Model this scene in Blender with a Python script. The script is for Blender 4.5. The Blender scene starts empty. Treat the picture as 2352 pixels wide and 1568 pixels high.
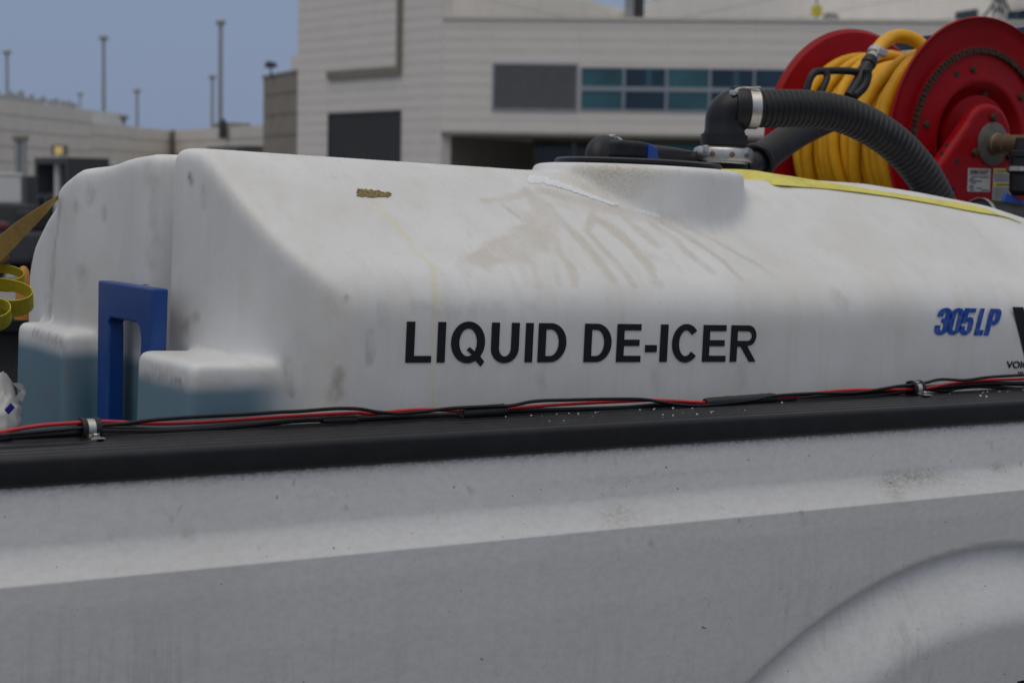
import bpy, bmesh, math, random
import numpy as np
from mathutils import Vector, Matrix, noise as mnoise
from mathutils.bvhtree import BVHTree

random.seed(7); rng = np.random.default_rng(7)
scene = bpy.context.scene
COL = scene.collection

# ------------------------------------------------------------------ camera
FPX, CW, CH = 4050.0, 2352.0, 1568.0          # focal length in units of a 2352 px wide frame
PSI, PITCH, ROLL = math.radians(32.3), math.atan(344 / 4050), 0.018
CAM = np.array([0.0, 0.0, 1.85])
F_ = np.array([math.sin(PSI) * math.cos(PITCH), math.cos(PSI) * math.cos(PITCH), -math.sin(PITCH)])
R0_ = np.array([math.cos(PSI), -math.sin(PSI), 0.0]); U0_ = np.cross(R0_, F_)
R_ = math.cos(ROLL) * R0_ + math.sin(ROLL) * U0_
U_ = math.cos(ROLL) * U0_ - math.sin(ROLL) * R0_
cam_d = bpy.data.cameras.new('camera'); cam = bpy.data.objects.new('camera', cam_d); COL.objects.link(cam)
cam.matrix_world = Matrix(((R_[0], U_[0], -F_[0], CAM[0]), (R_[1], U_[1], -F_[1], CAM[1]),
                           (R_[2], U_[2], -F_[2], CAM[2]), (0, 0, 0, 1)))
cam_d.sensor_width = 36.0; cam_d.lens = FPX / CW * 36.0
cam_d.clip_start = 0.05; cam_d.clip_end = 6000
cam_d.dof.use_dof = True; cam_d.dof.focus_distance = 3.45; cam_d.dof.aperture_fstop = 5.4
scene.camera = cam

# ------------------------------------------------------------------ light
SUN_EL, SUN_ROT = math.radians(71), math.radians(232)
world = bpy.data.worlds.new('World'); scene.world = world; world.use_nodes = True
wn, wl = world.node_tree.nodes, world.node_tree.links
wn.clear()
sky = wn.new('ShaderNodeTexSky'); sky.sky_type = 'NISHITA'; sky.sun_disc = False
sky.sun_elevation = SUN_EL; sky.sun_rotation = SUN_ROT
sky.air_density = 1.0; sky.dust_density = 4.0; sky.ozone_density = 2.0
mixw = wn.new('ShaderNodeMix'); mixw.data_type = 'RGBA'; mixw.inputs[0].default_value = 0.9
# overcast deck: blue-grey low down, paler and brighter towards the zenith
wtc = wn.new('ShaderNodeTexCoord'); wsp = wn.new('ShaderNodeSeparateXYZ'); wmr = wn.new('ShaderNodeMapRange'); wmr.interpolation_type = 'SMOOTHSTEP'
wmr.inputs[1].default_value = .10; wmr.inputs[2].default_value = .80
deck = wn.new('ShaderNodeMix'); deck.data_type = 'RGBA'; deck.inputs[6].default_value = (2.28, 2.90, 4.20, 1); deck.inputs[7].default_value = (5.6, 5.5, 5.4, 1)
wl.new(wtc.outputs['Generated'], wsp.inputs[0]); wl.new(wsp.outputs[2], wmr.inputs[0]); wl.new(wmr.outputs[0], deck.inputs[0]); wl.new(deck.outputs[2], mixw.inputs[7])
bg = wn.new('ShaderNodeBackground'); bg.inputs[1].default_value = 0.10
wo = wn.new('ShaderNodeOutputWorld')
wl.new(sky.outputs[0], mixw.inputs[6]); wl.new(mixw.outputs[2], bg.inputs[0]); wl.new(bg.outputs[0], wo.inputs[0])
sun_d = bpy.data.lights.new('sun', 'SUN'); sun_d.energy = 0.90; sun_d.angle = math.radians(60)
sun_d.color = (1.0, 0.95, 0.88)
sun = bpy.data.objects.new('sun', sun_d); COL.objects.link(sun); sun.location = (0, 0, 30)
# sky sun_rotation r: the sun stands at azimuth r measured from +Y towards +X
sdir = Vector((math.sin(SUN_ROT) * math.cos(SUN_EL), math.cos(SUN_ROT) * math.cos(SUN_EL), math.sin(SUN_EL)))
sun.rotation_euler = sdir.to_track_quat('Z', 'Y').to_euler()
vs = scene.view_settings
vs.view_transform = 'Standard'; vs.look = 'None'; vs.exposure = 0.0; vs.gamma = 1.0; vs.use_curve_mapping = False

# ------------------------------------------------------------------ measuring helpers (pixel of a 2352 wide frame -> point on a real plane)
def ray(x, y): return F_ + R_ * (x - CW / 2) / FPX - U_ * (y - CH / 2) / FPX
def onY(x, y, Y): d = ray(x, y); return CAM + d * (Y / d[1])
def onX(x, y, X): d = ray(x, y); return CAM + d * (X / d[0])
def atD(x, y, D): return CAM + ray(x, y) * D
def src(x, y): return x / 1.74150, y / 1.74150

# ------------------------------------------------------------------ mesh helpers
class MB:
    def __init__(s): s.v = []; s.f = []
    def add(s, vs_, fs_):
        n = len(s.v); s.v += [tuple(map(float, p)) for p in vs_]; s.f += [tuple(i + n for i in q) for q in fs_]; return s
    def box(s, lo, hi):
        x0, y0, z0 = lo; x1, y1, z1 = hi
        return s.add([(x0, y0, z0), (x1, y0, z0), (x1, y1, z0), (x0, y1, z0), (x0, y0, z1), (x1, y0, z1), (x1, y1, z1), (x0, y1, z1)],
                     [(0, 3, 2, 1), (4, 5, 6, 7), (0, 1, 5, 4), (1, 2, 6, 5), (2, 3, 7, 6), (3, 0, 4, 7)])
    def obox(s, c, ax, ay, az):
        c = np.array(c, float); ax, ay, az = (np.array(a, float) for a in (ax, ay, az))
        P = [c + i * ax + j * ay + k * az for k in (-1, 1) for i, j in ((-1, -1), (1, -1), (1, 1), (-1, 1))]
        return s.add(P, [(0, 3, 2, 1), (4, 5, 6, 7), (0, 1, 5, 4), (1, 2, 6, 5), (2, 3, 7, 6), (3, 0, 4, 7)])
    def tube(s, pts, r, n=10, caps=True):
        pts = [np.array(p, float) for p in pts]; m = len(pts)
        rr = r if hasattr(r, '__len__') else [r] * m
        t0 = pts[1] - pts[0]; t0 /= np.linalg.norm(t0)
        a = np.array([0, 0, 1.0]) if abs(t0[2]) < .9 else np.array([1.0, 0, 0])
        u = np.cross(t0, a); u /= np.linalg.norm(u)
        vs_, fs_ = [], []
        for i in range(m):
            t = pts[min(i + 1, m - 1)] - pts[max(i - 1, 0)]; t = t / (np.linalg.norm(t) + 1e-12)
            u = u - t * (u @ t); u /= np.linalg.norm(u); w = np.cross(t, u)
            for k in range(n):
                an = 2 * math.pi * k / n; vs_.append(pts[i] + rr[i] * (math.cos(an) * u + math.sin(an) * w))
        for i in range(m - 1):
            for k in range(n):
                k2 = (k + 1) % n; fs_.append((i * n + k, i * n + k2, (i + 1) * n + k2, (i + 1) * n + k))
        if caps: fs_.append(tuple(range(n))[::-1]); fs_.append(tuple((m - 1) * n + k for k in range(n)))
        return s.add(vs_, fs_)
    def lathe(s, prof, c, axis, n=48, close=False):
        """prof: list of (radius, height along axis)"""
        axis = np.array(axis, float); axis /= np.linalg.norm(axis)
        a = np.array([0, 0, 1.0]) if abs(axis[2]) < .9 else np.array([1.0, 0, 0])
        u = np.cross(axis, a); u /= np.linalg.norm(u); w = np.cross(axis, u); c = np.array(c, float)
        vs_, fs_ = [], []
        for r, h in prof:
            for k in range(n):
                an = 2 * math.pi * k / n; vs_.append(c + axis * h + r * (math.cos(an) * u + math.sin(an) * w))
        m = len(prof)
        for i in range(m - 1 + (1 if close else 0)):
            i2 = (i + 1) % m
            for k in range(n):
                k2 = (k + 1) % n; fs_.append((i * n + k, i * n + k2, i2 * n + k2, i2 * n + k))
        if not close:
            if prof[0][0] > 1e-6: fs_.append(tuple(range(n))[::-1])
            if prof[-1][0] > 1e-6: fs_.append(tuple((m - 1) * n + k for k in range(n)))
        return s.add(vs_, fs_)
    def prism(s, poly, base, u, w, n, t):
        """extrude a 2-D polygon given in (u, w) from base by t along n"""
        base, u, w, n = (np.array(q, float) for q in (base, u, w, n)); m = len(poly)
        a = [base + p[0] * u + p[1] * w for p in poly]; b = [q + n * t for q in a]
        return s.add(a + b, [tuple(range(m))[::-1], tuple(range(m, 2 * m))] + [(i, (i + 1) % m, m + (i + 1) % m, m + i) for i in range(m)])
    def ribbon(s, A, B, th):
        """strip between two edge curves, given a thickness"""
        A = [np.array(p, float) for p in A]; B = [np.array(p, float) for p in B]; m = len(A); vs_ = []
        for i in range(m):
            t = A[min(i + 1, m - 1)] - A[max(i - 1, 0)]; n = np.cross(t, B[i] - A[i]); n /= (np.linalg.norm(n) + 1e-12)
            vs_ += [A[i], B[i], B[i] + n * th, A[i] + n * th]
        fs_ = [(0, 1, 2, 3), tuple((m - 1) * 4 + k for k in (3, 2, 1, 0))]
        for i in range(m - 1):
            for k in range(4):
                k2 = (k + 1) % 4; fs_.append((i * 4 + k, (i + 1) * 4 + k, (i + 1) * 4 + k2, i * 4 + k2))
        return s.add(vs_, fs_)
    def build(s, name, mat, parent=None, smooth=False, bevel=0, seg=2, angle=40, loc=False):
        me = bpy.data.meshes.new(name); me.from_pydata(s.v, [], s.f)
        bm = bmesh.new(); bm.from_mesh(me); bmesh.ops.recalc_face_normals(bm, faces=bm.faces); bm.to_mesh(me); bm.free()
        me.materials.append(mat); o = bpy.data.objects.new(name, me); COL.objects.link(o)
        if parent is not None: attach(o, parent, loc)
        if smooth:
            me.shade_smooth()
            if angle < 180: me.set_sharp_from_angle(angle=math.radians(angle))
        if bevel:
            b = o.modifiers.new('bevel', 'BEVEL'); b.width = bevel; b.segments = seg; b.limit_method = 'ANGLE'; b.angle_limit = math.radians(35)
            b.harden_normals = False
        return o

def attach(o, parent, loc=False):
    o.parent = parent
    if not loc:      # geometry given in world coordinates; only ever one or two parents up, all unrotated
        t = Vector((0, 0, 0)); p = parent
        while p is not None: t += p.location + p.matrix_parent_inverse.translation; p = p.parent
        o.matrix_parent_inverse = Matrix.Translation(-t)

def crom(P, n=8):
    P = [np.array(p, float) for p in P]; out = []
    Q = [2 * P[0] - P[1]] + P + [2 * P[-1] - P[-2]]
    for i in range(1, len(Q) - 2):
        for k in range(n):
            t = k / n; a, b, c, d = Q[i - 1], Q[i], Q[i + 1], Q[i + 2]
            out.append(.5 * ((2 * b) + (c - a) * t + (2 * a - 5 * b + 4 * c - d) * t * t + (3 * b - a - 3 * c + d) * t ** 3))
    out.append(P[-1]); return out

def tag(o, label=None, cat=None, group=None, kind=None):
    if label: o['label'] = label
    if cat: o['category'] = cat
    if group: o['group'] = group
    if kind: o['kind'] = kind
    return o
def empty(name, loc, label=None, cat=None, group=None, rot=(0, 0, 0)):
    o = bpy.data.objects.new(name, None); COL.objects.link(o); o.location = tuple(map(float, loc)); o.rotation_euler = rot
    o.empty_display_size = .1
    return tag(o, label, cat, group)

# ------------------------------------------------------------------ materials
def pm(name, col, rough=.5, metal=0.0, var=.10, scale=20.0, bump=0.0, spec=.5, dirt=None, dirt_amt=.3, dirt_scale=6.0, coat=0.0, stretch=(1, 1, 1)):
    m = bpy.data.materials.new(name); m.use_nodes = True; N, L = m.node_tree.nodes, m.node_tree.links
    b = N['Principled BSDF']; b.inputs['Roughness'].default_value = rough; b.inputs['Metallic'].default_value = metal
    b.inputs['Specular IOR Level'].default_value = spec; b.inputs['Coat Weight'].default_value = coat
    mp = N.new('ShaderNodeMapping'); mp.inputs['Scale'].default_value = stretch
    gp = N.new('ShaderNodeNewGeometry'); L.new(gp.outputs['Position'], mp.inputs[0])
    nz = N.new('ShaderNodeTexNoise'); nz.inputs['Scale'].default_value = scale; nz.inputs['Detail'].default_value = 6
    L.new(mp.outputs[0], nz.inputs['Vector'])
    mr = N.new('ShaderNodeMapRange'); mr.inputs[1].default_value = .3; mr.inputs[2].default_value = .7
    mr.inputs[3].default_value = 1 - var; mr.inputs[4].default_value = 1 + var; L.new(nz.outputs[0], mr.inputs[0])
    mx = N.new('ShaderNodeMix'); mx.data_type = 'RGBA'; mx.blend_type = 'MULTIPLY'; mx.inputs[0].default_value = 1
    mx.inputs[6].default_value = (*col, 1); L.new(mr.outputs[0], mx.inputs[7]); out = mx.outputs[2]
    if dirt:
        n2 = N.new('ShaderNodeTexNoise'); n2.inputs['Scale'].default_value = dirt_scale; n2.inputs['Detail'].default_value = 8; n2.inputs['Roughness'].default_value = .65
        L.new(mp.outputs[0], n2.inputs['Vector'])
        r2 = N.new('ShaderNodeMapRange'); r2.inputs[1].default_value = .48; r2.inputs[2].default_value = .72; r2.inputs[3].default_value = 0; r2.inputs[4].default_value = dirt_amt
        L.new(n2.outputs[0], r2.inputs[0])
        m2 = N.new('ShaderNodeMix'); m2.data_type = 'RGBA'; m2.inputs[7].default_value = (*dirt, 1); L.new(out, m2.inputs[6]); L.new(r2.outputs[0], m2.inputs[0]); out = m2.outputs[2]
    L.new(out, b.inputs['Base Color'])
    rr = N.new('ShaderNodeMapRange'); rr.inputs[3].default_value = max(.02, rough - .08); rr.inputs[4].default_value = min(1, rough + .08); L.new(nz.outputs[0], rr.inputs[0]); L.new(rr.outputs[0], b.inputs['Roughness'])
    if bump:
        bp = N.new('ShaderNodeBump'); bp.inputs['Strength'].default_value = bump; bp.inputs['Distance'].default_value = .002; L.new(nz.outputs[0], bp.inputs['Height']); L.new(bp.outputs[0], b.inputs['Normal'])
    return m

M = {}
M['facade'] = pm('facade_panel', (.70, .66, .61), .6, var=.02, scale=.8, dirt=(.60, .56, .50), dirt_amt=.2, dirt_scale=.25)
M['facade_gap'] = pm('facade_recess', (.64, .60, .55), .7, var=.05, scale=1.5)
M['upper'] = pm('upper_panel', (.82, .79, .74), .6, var=.04, scale=.8)
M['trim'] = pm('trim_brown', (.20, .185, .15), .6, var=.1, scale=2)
M['cap'] = pm('parapet_cap', (.58, .55, .48), .5, var=.06, scale=2)
M['louver'] = pm('louver_grey', (.20, .205, .21), .5, var=.08, scale=3)
M['louver_dark'] = pm('louver_dark', (.036, .038, .041), .5, var=.1, scale=3)
M['frame'] = pm('window_frame', (.30, .33, .36), .4, metal=.3, var=.05, scale=3)
M['concrete'] = pm('concrete_tan', (.245, .215, .18), .8, var=.12, scale=1.2, dirt=(.18, .155, .12), dirt_amt=.5, dirt_scale=.5)
M['terminal'] = pm('far_panel', (.66, .62, .56), .65, var=.05, scale=.5, dirt=(.56, .52, .46), dirt_amt=.3, dirt_scale=.15)
M['terminal_gap'] = pm('far_recess', (.60, .56, .50), .7, var=.05, scale=.5)
M['galv'] = pm('galvanised', (.33, .34, .345), .5, metal=.4, var=.08, scale=4)
M['dark_metal'] = pm('dark_metal', (.05, .052, .055), .5, metal=.3, var=.15, scale=8)
M['apron'] = pm('apron_concrete', (.20, .195, .185), .85, var=.12, scale=.6, dirt=(.10, .10, .10), dirt_amt=.5, dirt_scale=.08)
M['white_gse'] = pm('white_enamel', (.62, .62, .60), .4, var=.05, scale=2, dirt=(.35, .33, .3), dirt_amt=.3, dirt_scale=1.0)
M['rubber'] = pm('black_rubber', (.009, .0095, .0115), .45, var=.25, scale=40, bump=.15, spec=.35, dirt=(.05, .05, .048), dirt_amt=.22, dirt_scale=14)
M['black_plastic'] = pm('black_plastic', (.006, .0066, .0095), .36, var=.15, scale=60, bump=.02, spec=.38, dirt=(.035, .035, .037), dirt_amt=.2, dirt_scale=20)
M['steel'] = pm('stainless', (.56, .54, .51), .32, metal=1, var=.12, scale=50, dirt=(.28, .25, .2), dirt_amt=.5, dirt_scale=20)
M['brass'] = pm('aged_brass', (.20, .145, .095), .5, metal=.7, var=.2, scale=20, dirt=(.08, .05, .03), dirt_amt=.5, dirt_scale=10)
M['rust'] = pm('rusty_iron', (.055, .028, .015), .8, metal=.2, var=.4, scale=60, bump=.5, dirt=(.03, .02, .015), dirt_amt=.6, dirt_scale=30)
M['red'] = pm('red_enamel', (.27, .0012, .005), .42, var=.10, scale=14, spec=.16, dirt=(.12, .006, .008), dirt_amt=.25, dirt_scale=6)
M['hose_yellow'] = pm('yellow_hose', (.68, .345, .006), .45, var=.08, scale=25, spec=.3, dirt=(.32, .16, .02), dirt_amt=.35, dirt_scale=9)
M['blue'] = pm('blue_enamel', (.004, .048, .23), .36, var=.1, scale=12, dirt=(.02, .08, .22), dirt_amt=.3, dirt_scale=9)
M['blue_plastic'] = pm('blue_plastic', (.006, .07, .36), .4, var=.08, scale=15)
M['wire_red'] = pm('red_insulation', (.52, .012, .016), .38, var=.08, scale=40, dirt=(.25, .02, .02), dirt_amt=.3, dirt_scale=30)
M['wire_black'] = pm('black_insulation', (.006, .0062, .007), .42, var=.2, scale=60, spec=.35, dirt=(.035, .034, .032), dirt_amt=.22, dirt_scale=30)
M['tape'] = pm('black_tape', (.010, .010, .012), .48, var=.25, scale=70, bump=.4)
M['strap'] = pm('yellow_webbing', (.66, .60, .13), .75, var=.1, scale=180, bump=.5, dirt=(.20, .16, .05), dirt_amt=.45, dirt_scale=14)
M['strap_dirty'] = pm('dirty_webbing', (.235, .145, .032), .85, var=.15, scale=160, bump=.5, dirt=(.11, .065, .02), dirt_amt=.6, dirt_scale=10)
M['strap_loop'] = pm('webbing_loop', (.50, .40, .02), .8, var=.1, scale=150, bump=.4, dirt=(.22, .15, .02), dirt_amt=.5, dirt_scale=16)
M['orange'] = pm('orange_plastic', (.48, .19, .03), .5, var=.1, scale=20)
M['ice'] = pm('ice_grains', (.93, .94, .95), .5, var=.03, scale=200)
_n = M['ice'].node_tree; _p = _n.nodes['Principled BSDF']; _t = _n.nodes.new('ShaderNodeBsdfTranslucent'); _t.inputs[0].default_value = (.95, .96, .97, 1)
_m = _n.nodes.new('ShaderNodeMixShader'); _m.inputs[0].default_value = .25; _n.links.new(_p.outputs[0], _m.inputs[1]); _n.links.new(_t.outputs[0], _m.inputs[2]); _n.links.new(_m.outputs[0], _n.nodes['Material Output'].inputs[0])
M['salt'] = pm('salt_grains', (.52, .52, .51), .6, var=.1, scale=200)
M['bed_liner'] = pm('bed_liner', (.055, .053, .055), .6, var=.2, scale=30, dirt=(.12, .115, .11), dirt_amt=.4, dirt_scale=5)
M['bag'] = pm('plastic_bag', (.50, .50, .49), .35, var=.1, scale=14, dirt=(.25, .22, .17), dirt_amt=.5, dirt_scale=9)
M['bag_ink'] = pm('blue_print', (.02, .02, .22), .4)
M['ink'] = pm('black_vinyl', (.008, .0085, .012), .45, var=.2, scale=60, spec=.3)
M['ink_blue'] = pm('blue_vinyl', (.008, .065, .36), .5, var=.1, scale=80, spec=.3, dirt=(.18, .26, .42), dirt_amt=.55, dirt_scale=70)
M['label_white'] = pm('label_white', (.42, .42, .41), .45, var=.06, scale=40)
M['label_yellow'] = pm('label_yellow', (.55, .50, .04), .5, var=.06, scale=40)
M['tyre'] = pm('tyre_rubber', (.012, .012, .012), .8, var=.2, scale=40)
M['residue'] = pm('residue_flakes', (.23, .18, .075), .9, var=.45, scale=180, bump=.6)
M['snow'] = pm('old_snow', (.62, .63, .65), .8, var=.1, scale=3)

def glass_mat(name, col, rough=.08):
    m = pm(name, col, rough, var=.35, scale=.45, spec=.6); return m
M['glass_teal'] = glass_mat('glass_teal', (.028, .105, .125))
M['glass_blue'] = glass_mat('glass_dark', (.007, .030, .052))
M['glass_lobby'] = glass_mat('glass_lobby', (.10, .33, .40))
M['glass_shade'] = glass_mat('glass_shade', (.006, .016, .022))

def truck_paint():
    m = bpy.data.materials.new('dirty_white_paint'); m.use_nodes = True; N, L = m.node_tree.nodes, m.node_tree.links; b = N['Principled BSDF']
    tc = N.new('ShaderNodeTexCoord')
    def nz(scale, det, stretch, rough=.6, lac=2.0):
        mp = N.new('ShaderNodeMapping'); mp.inputs['Scale'].default_value = stretch; L.new(tc.outputs['Object'], mp.inputs[0])
        n = N.new('ShaderNodeTexNoise'); n.inputs['Scale'].default_value = scale; n.inputs['Detail'].default_value = det; n.inputs['Roughness'].default_value = rough
        L.new(mp.outputs[0], n.inputs['Vector']); return n.outputs[0]
    def rng_(x, a, b_, c, d):
        r = N.new('ShaderNodeMapRange'); r.inputs[1].default_value = a; r.inputs[2].default_value = b_; r.inputs[3].default_value = c; r.inputs[4].default_value = d; L.new(x, r.inputs[0]); return r.outputs[0]
    def mixc(a, colr, fac):
        k = N.new('ShaderNodeMix'); k.data_type = 'RGBA'; k.inputs[7].default_value = (*colr, 1)
        if isinstance(a, tuple): k.inputs[6].default_value = (*a, 1)
        else: L.new(a, k.inputs[6])
        L.new(fac, k.inputs[0]); return k.outputs[2]
    def mul(a, b_):
        k = N.new('ShaderNodeMath'); k.operation = 'MULTIPLY'; L.new(a, k.inputs[0])
        if isinstance(b_, float): k.inputs[1].default_value = b_
        else: L.new(b_, k.inputs[1])
        return k.outputs[0]
    c = mixc((.60, .605, .61), (.54, .54, .53), rng_(nz(3, 6, (1, 1, 1)), .35, .7, 0, .7))
    c = mixc(c, (.43, .425, .40), rng_(nz(90, 8, (.55, 1, 1.0), .75), .42, .72, 0, .55))           # film of fine road dust
    # vertical dirt runs, stronger low on the panel and towards the middle
    sep = N.new('ShaderNodeSeparateXYZ'); L.new(tc.outputs['Object'], sep.inputs[0])
    low = rng_(sep.outputs[2], 1.24, .9, 0, 1); midx = rng_(nz(1.6, 2, (1, 1, .5)), .42, .6, .1, 1)
    runs = rng_(nz(26, 7, (2.2, 1, .14), .72), .47, .68, 0, .9)
    c = mixc(c, (.30, .28, .235), mul(mul(runs, low), midx))
    c = mixc(c, (.24, .22, .175), rng_(nz(34, 5, (1, 1, .7)), .66, .76, 0, .5))                # smudges
    c = mixc(c, (.07, .06, .045), rng_(nz(85, 3, (.8, 1, 1), .5), .725, .76, 0, .85))           # dark flecks
    edge = rng_(sep.outputs[2], 1.352, 1.388, 0, 1)
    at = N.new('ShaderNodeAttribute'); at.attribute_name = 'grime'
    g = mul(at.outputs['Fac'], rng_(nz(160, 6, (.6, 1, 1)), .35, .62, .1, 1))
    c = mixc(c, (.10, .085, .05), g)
    L.new(c, b.inputs['Base Color']); b.inputs['Roughness'].default_value = .36; b.inputs['Specular IOR Level'].default_value = .5
    bp = N.new('ShaderNodeBump'); bp.inputs['Strength'].default_value = .12; bp.inputs['Distance'].default_value = .001; L.new(nz(180, 4, (1, 1, 1)), bp.inputs['Height']); L.new(bp.outputs[0], b.inputs['Normal'])
    return m
M['truck'] = truck_paint()

LIQ_Z = 1.487
def tank_plastic():
    m = bpy.data.materials.new('tank_polyethylene'); m.use_nodes = True; N, L = m.node_tree.nodes, m.node_tree.links; b = N['Principled BSDF']
    tc = N.new('ShaderNodeTexCoord'); geo = N.new('ShaderNodeNewGeometry')
    def nz(scale, det, stretch=(1, 1, 1), rough=.6):
        mp = N.new('ShaderNodeMapping'); mp.inputs['Scale'].default_value = stretch; L.new(tc.outputs['Object'], mp.inputs[0])
        n = N.new('ShaderNodeTexNoise'); n.inputs['Scale'].default_value = scale; n.inputs['Detail'].default_value = det; n.inputs['Roughness'].default_value = rough
        L.new(mp.outputs[0], n.inputs['Vector']); return n.outputs[0]
    def rng_(x, a, b_, c, d, smooth=False):
        r = N.new('ShaderNodeMapRange'); r.inputs[1].default_value = a; r.inputs[2].default_value = b_; r.inputs[3].default_value = c; r.inputs[4].default_value = d
        if smooth: r.interpolation_type = 'SMOOTHSTEP'
        L.new(x, r.inputs[0]); return r.outputs[0]
    def op(o, a, b_):
        k = N.new('ShaderNodeMath'); k.operation = o
        for i, q in enumerate((a, b_)):
            if isinstance(q, (int, float)): k.inputs[i].default_value = q
            else: L.new(q, k.inputs[i])
        return k.outputs[0]
    def mixc(a, colr, fac):
        k = N.new('ShaderNodeMix'); k.data_type = 'RGBA'; k.inputs[7].default_value = (*colr, 1)
        if isinstance(a, tuple): k.inputs[6].default_value = (*a, 1)
        else: L.new(a, k.inputs[6])
        L.new(fac, k.inputs[0]); return k.outputs[2]
    at = N.new('ShaderNodeAttribute'); at.attribute_name = 'stain_shade'; sp = N.new('ShaderNodeSeparateColor'); L.new(at.outputs['Color'], sp.inputs[0])
    c = mixc((.69, .692, .69), (.61, .605, .58), rng_(nz(4, 7), .38, .68, 0, 1))
    c = mixc(c, (.58, .555, .49), rng_(nz(11, 8, (2.0, 1, .22), .70), .50, .70, 0, .5))           # faint dirty runs
    c = mixc(c, (.50, .47, .40), rng_(nz(60, 6), .60, .78, 0, .4))
    # liquid seen through the wall, up to its level, where light comes through the end of the tank
    sx = N.new('ShaderNodeSeparateXYZ'); L.new(geo.outputs['Position'], sx.inputs[0])
    so = N.new('ShaderNodeSeparateXYZ'); L.new(tc.outputs['Object'], so.inputs[0])
    lv = op('ADD', sx.outputs[2], op('MULTIPLY', op('SUBTRACT', nz(6, 3), .5), .012))
    liq = op('MULTIPLY', rng_(lv, LIQ_Z + .018, LIQ_Z - .016, 0, 1, True), rng_(so.outputs[0], -.70, -.57, 1, 0, True))
    c = mixc(c, (.14, .23, .285), liq)
    liq2 = op('MULTIPLY', rng_(lv, LIQ_Z - .02, LIQ_Z - .12, 0, .75, True), rng_(so.outputs[0], -.785, -.74, 0, 1, True))
    liq2 = op('MULTIPLY', liq2, rng_(so.outputs[0], -.70, -.57, 1, 0, True))
    c = mixc(c, (.05, .145, .19), liq2)
    # traced stains and painted groove shading, broken up by fine grain
    gr = nz(150, 6, (1, 1, 1), .7)
    br = op('MULTIPLY', sp.outputs[0], rng_(gr, .34, .62, .62, 1)); br = rng_(op('ADD', br, op('MULTIPLY', op('SUBTRACT', nz(30, 5), .5), .25)), .06, .88, 0, .60, True)
    br = op('MULTIPLY', br, rng_(sp.outputs[0], .02, .2, 0, 1))
    c = mixc(c, (.49, .43, .35), br)
    oc = op('MULTIPLY', at.outputs['Alpha'], rng_(nz(130, 6, (1, 1, 2.2), .7), .44, .62, .18, 1)); c = mixc(c, (.36, .265, .11), op('MULTIPLY', oc, .9))
    ye = op('MULTIPLY', sp.outputs[1], rng_(nz(90, 5), .36, .6, .25, .85)); c = mixc(c, (.66, .60, .36), ye)
    dk = op('MULTIPLY', sp.outputs[2], rng_(nz(45, 6, (1, 1, .6)), .36, .66, .2, 1.0)); c = mixc(c, (.19, .165, .13), dk)
    c = mixc(c, (.10, .085, .06), rng_(nz(95, 3), .765, .79, 0, .8))
    L.new(c, b.inputs['Base Color']); b.inputs['Roughness'].default_value = .46; b.inputs['Specular IOR Level'].default_value = .4
    b.inputs['Subsurface Weight'].default_value = .25; b.inputs['Subsurface Radius'].default_value = (.02, .02, .018); b.inputs['Subsurface Scale'].default_value = 1.0
    bp = N.new('ShaderNodeBump'); bp.inputs['Strength'].default_value = .15; bp.inputs['Distance'].default_value = .0015; L.new(nz(120, 5), bp.inputs['Height']); L.new(bp.outputs[0], b.inputs['Normal'])
    return m
M['tank'] = tank_plastic()

# ================================================================== the setting
gm = MB(); gm.add([(-1500, -1500, 0), (1500, -1500, 0), (1500, 2500, 0), (-1500, 2500, 0)], [(0, 1, 2, 3)])
tag(gm.build('ground', M['apron']), kind='structure')

UNIT = {}
def slab(parent, name, W, s0, s1, z0, z1, t0, t1, mat):
    """a box on wall W = (P0, d, n): s along the wall, z up, t out of the wall; boxes of one material share a mesh"""
    key = (name, mat.name)
    if key not in UNIT:
        o = MB().box((0, 0, 0), (1, 1, 1)).build(name, mat); UNIT[key] = o.data; bpy.data.objects.remove(o)
    o = bpy.data.objects.new(name, UNIT[key]); COL.objects.link(o)
    P0, d, n = W; b = P0 + d * s0 + n * t0
    mw = Matrix(((d[0] * (s1 - s0), n[0] * (t1 - t0), 0, b[0]), (d[1] * (s1 - s0), n[1] * (t1 - t0), 0, b[1]), (0, 0, z1 - z0, z0), (0, 0, 0, 1)))
    if parent is not None: attach(o, parent)
    o.matrix_basis = mw
    return o
def wall(P, Q, flip=False):
    P, Q = np.array(P[:2], float), np.array(Q[:2], float); d = (Q - P) / np.linalg.norm(Q - P); n = np.array([d[1], -d[0]])
    if n @ (CAM[:2] - P) < 0: n = -n
    return (P, d, n)
def wsz(px, py, W):
    r = ray(px, py); P0, d, n = W; t = ((P0 - CAM[:2]) @ n) / (r[:2] @ n); q = CAM + r * t
    return float((q[:2] - P0) @ d), float(q[2])
def louver(parent, W, s0, s1, z0, z1, n, mat, frame):
    L = empty('louver', (0, 0, 0)); attach(L, parent); back = slab(L, 'louver_back', W, s0, s1, z0, z1, .002, .01, mat)
    P0, d, nn = W; mb = MB(); h = (z1 - z0) / n
    for i in range(n):
        z = z0 + (i + .5) * h; c = P0 + d * (s0 + s1) / 2 + nn * .035
        mb.obox((c[0], c[1], z), (d[0] * (s1 - s0) / 2, d[1] * (s1 - s0) / 2, 0), (nn[0] * .022, nn[1] * .022, -h * .30), (nn[0] * .004, nn[1] * .004, h * .10))
    tag(mb.build('louver_slats', mat, L), kind='stuff')
    for a, b_, c_, e in ((s0 - .08, s1 + .08, z1, z1 + .10), (s0 - .08, s1 + .08, z0 - .08, z0), (s0 - .08, s0, z0, z1), (s1, s1 + .08, z0, z1)):
        slab(L, 'louver_frame', W, a, b_, c_, e, .002, .075, frame)

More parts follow.
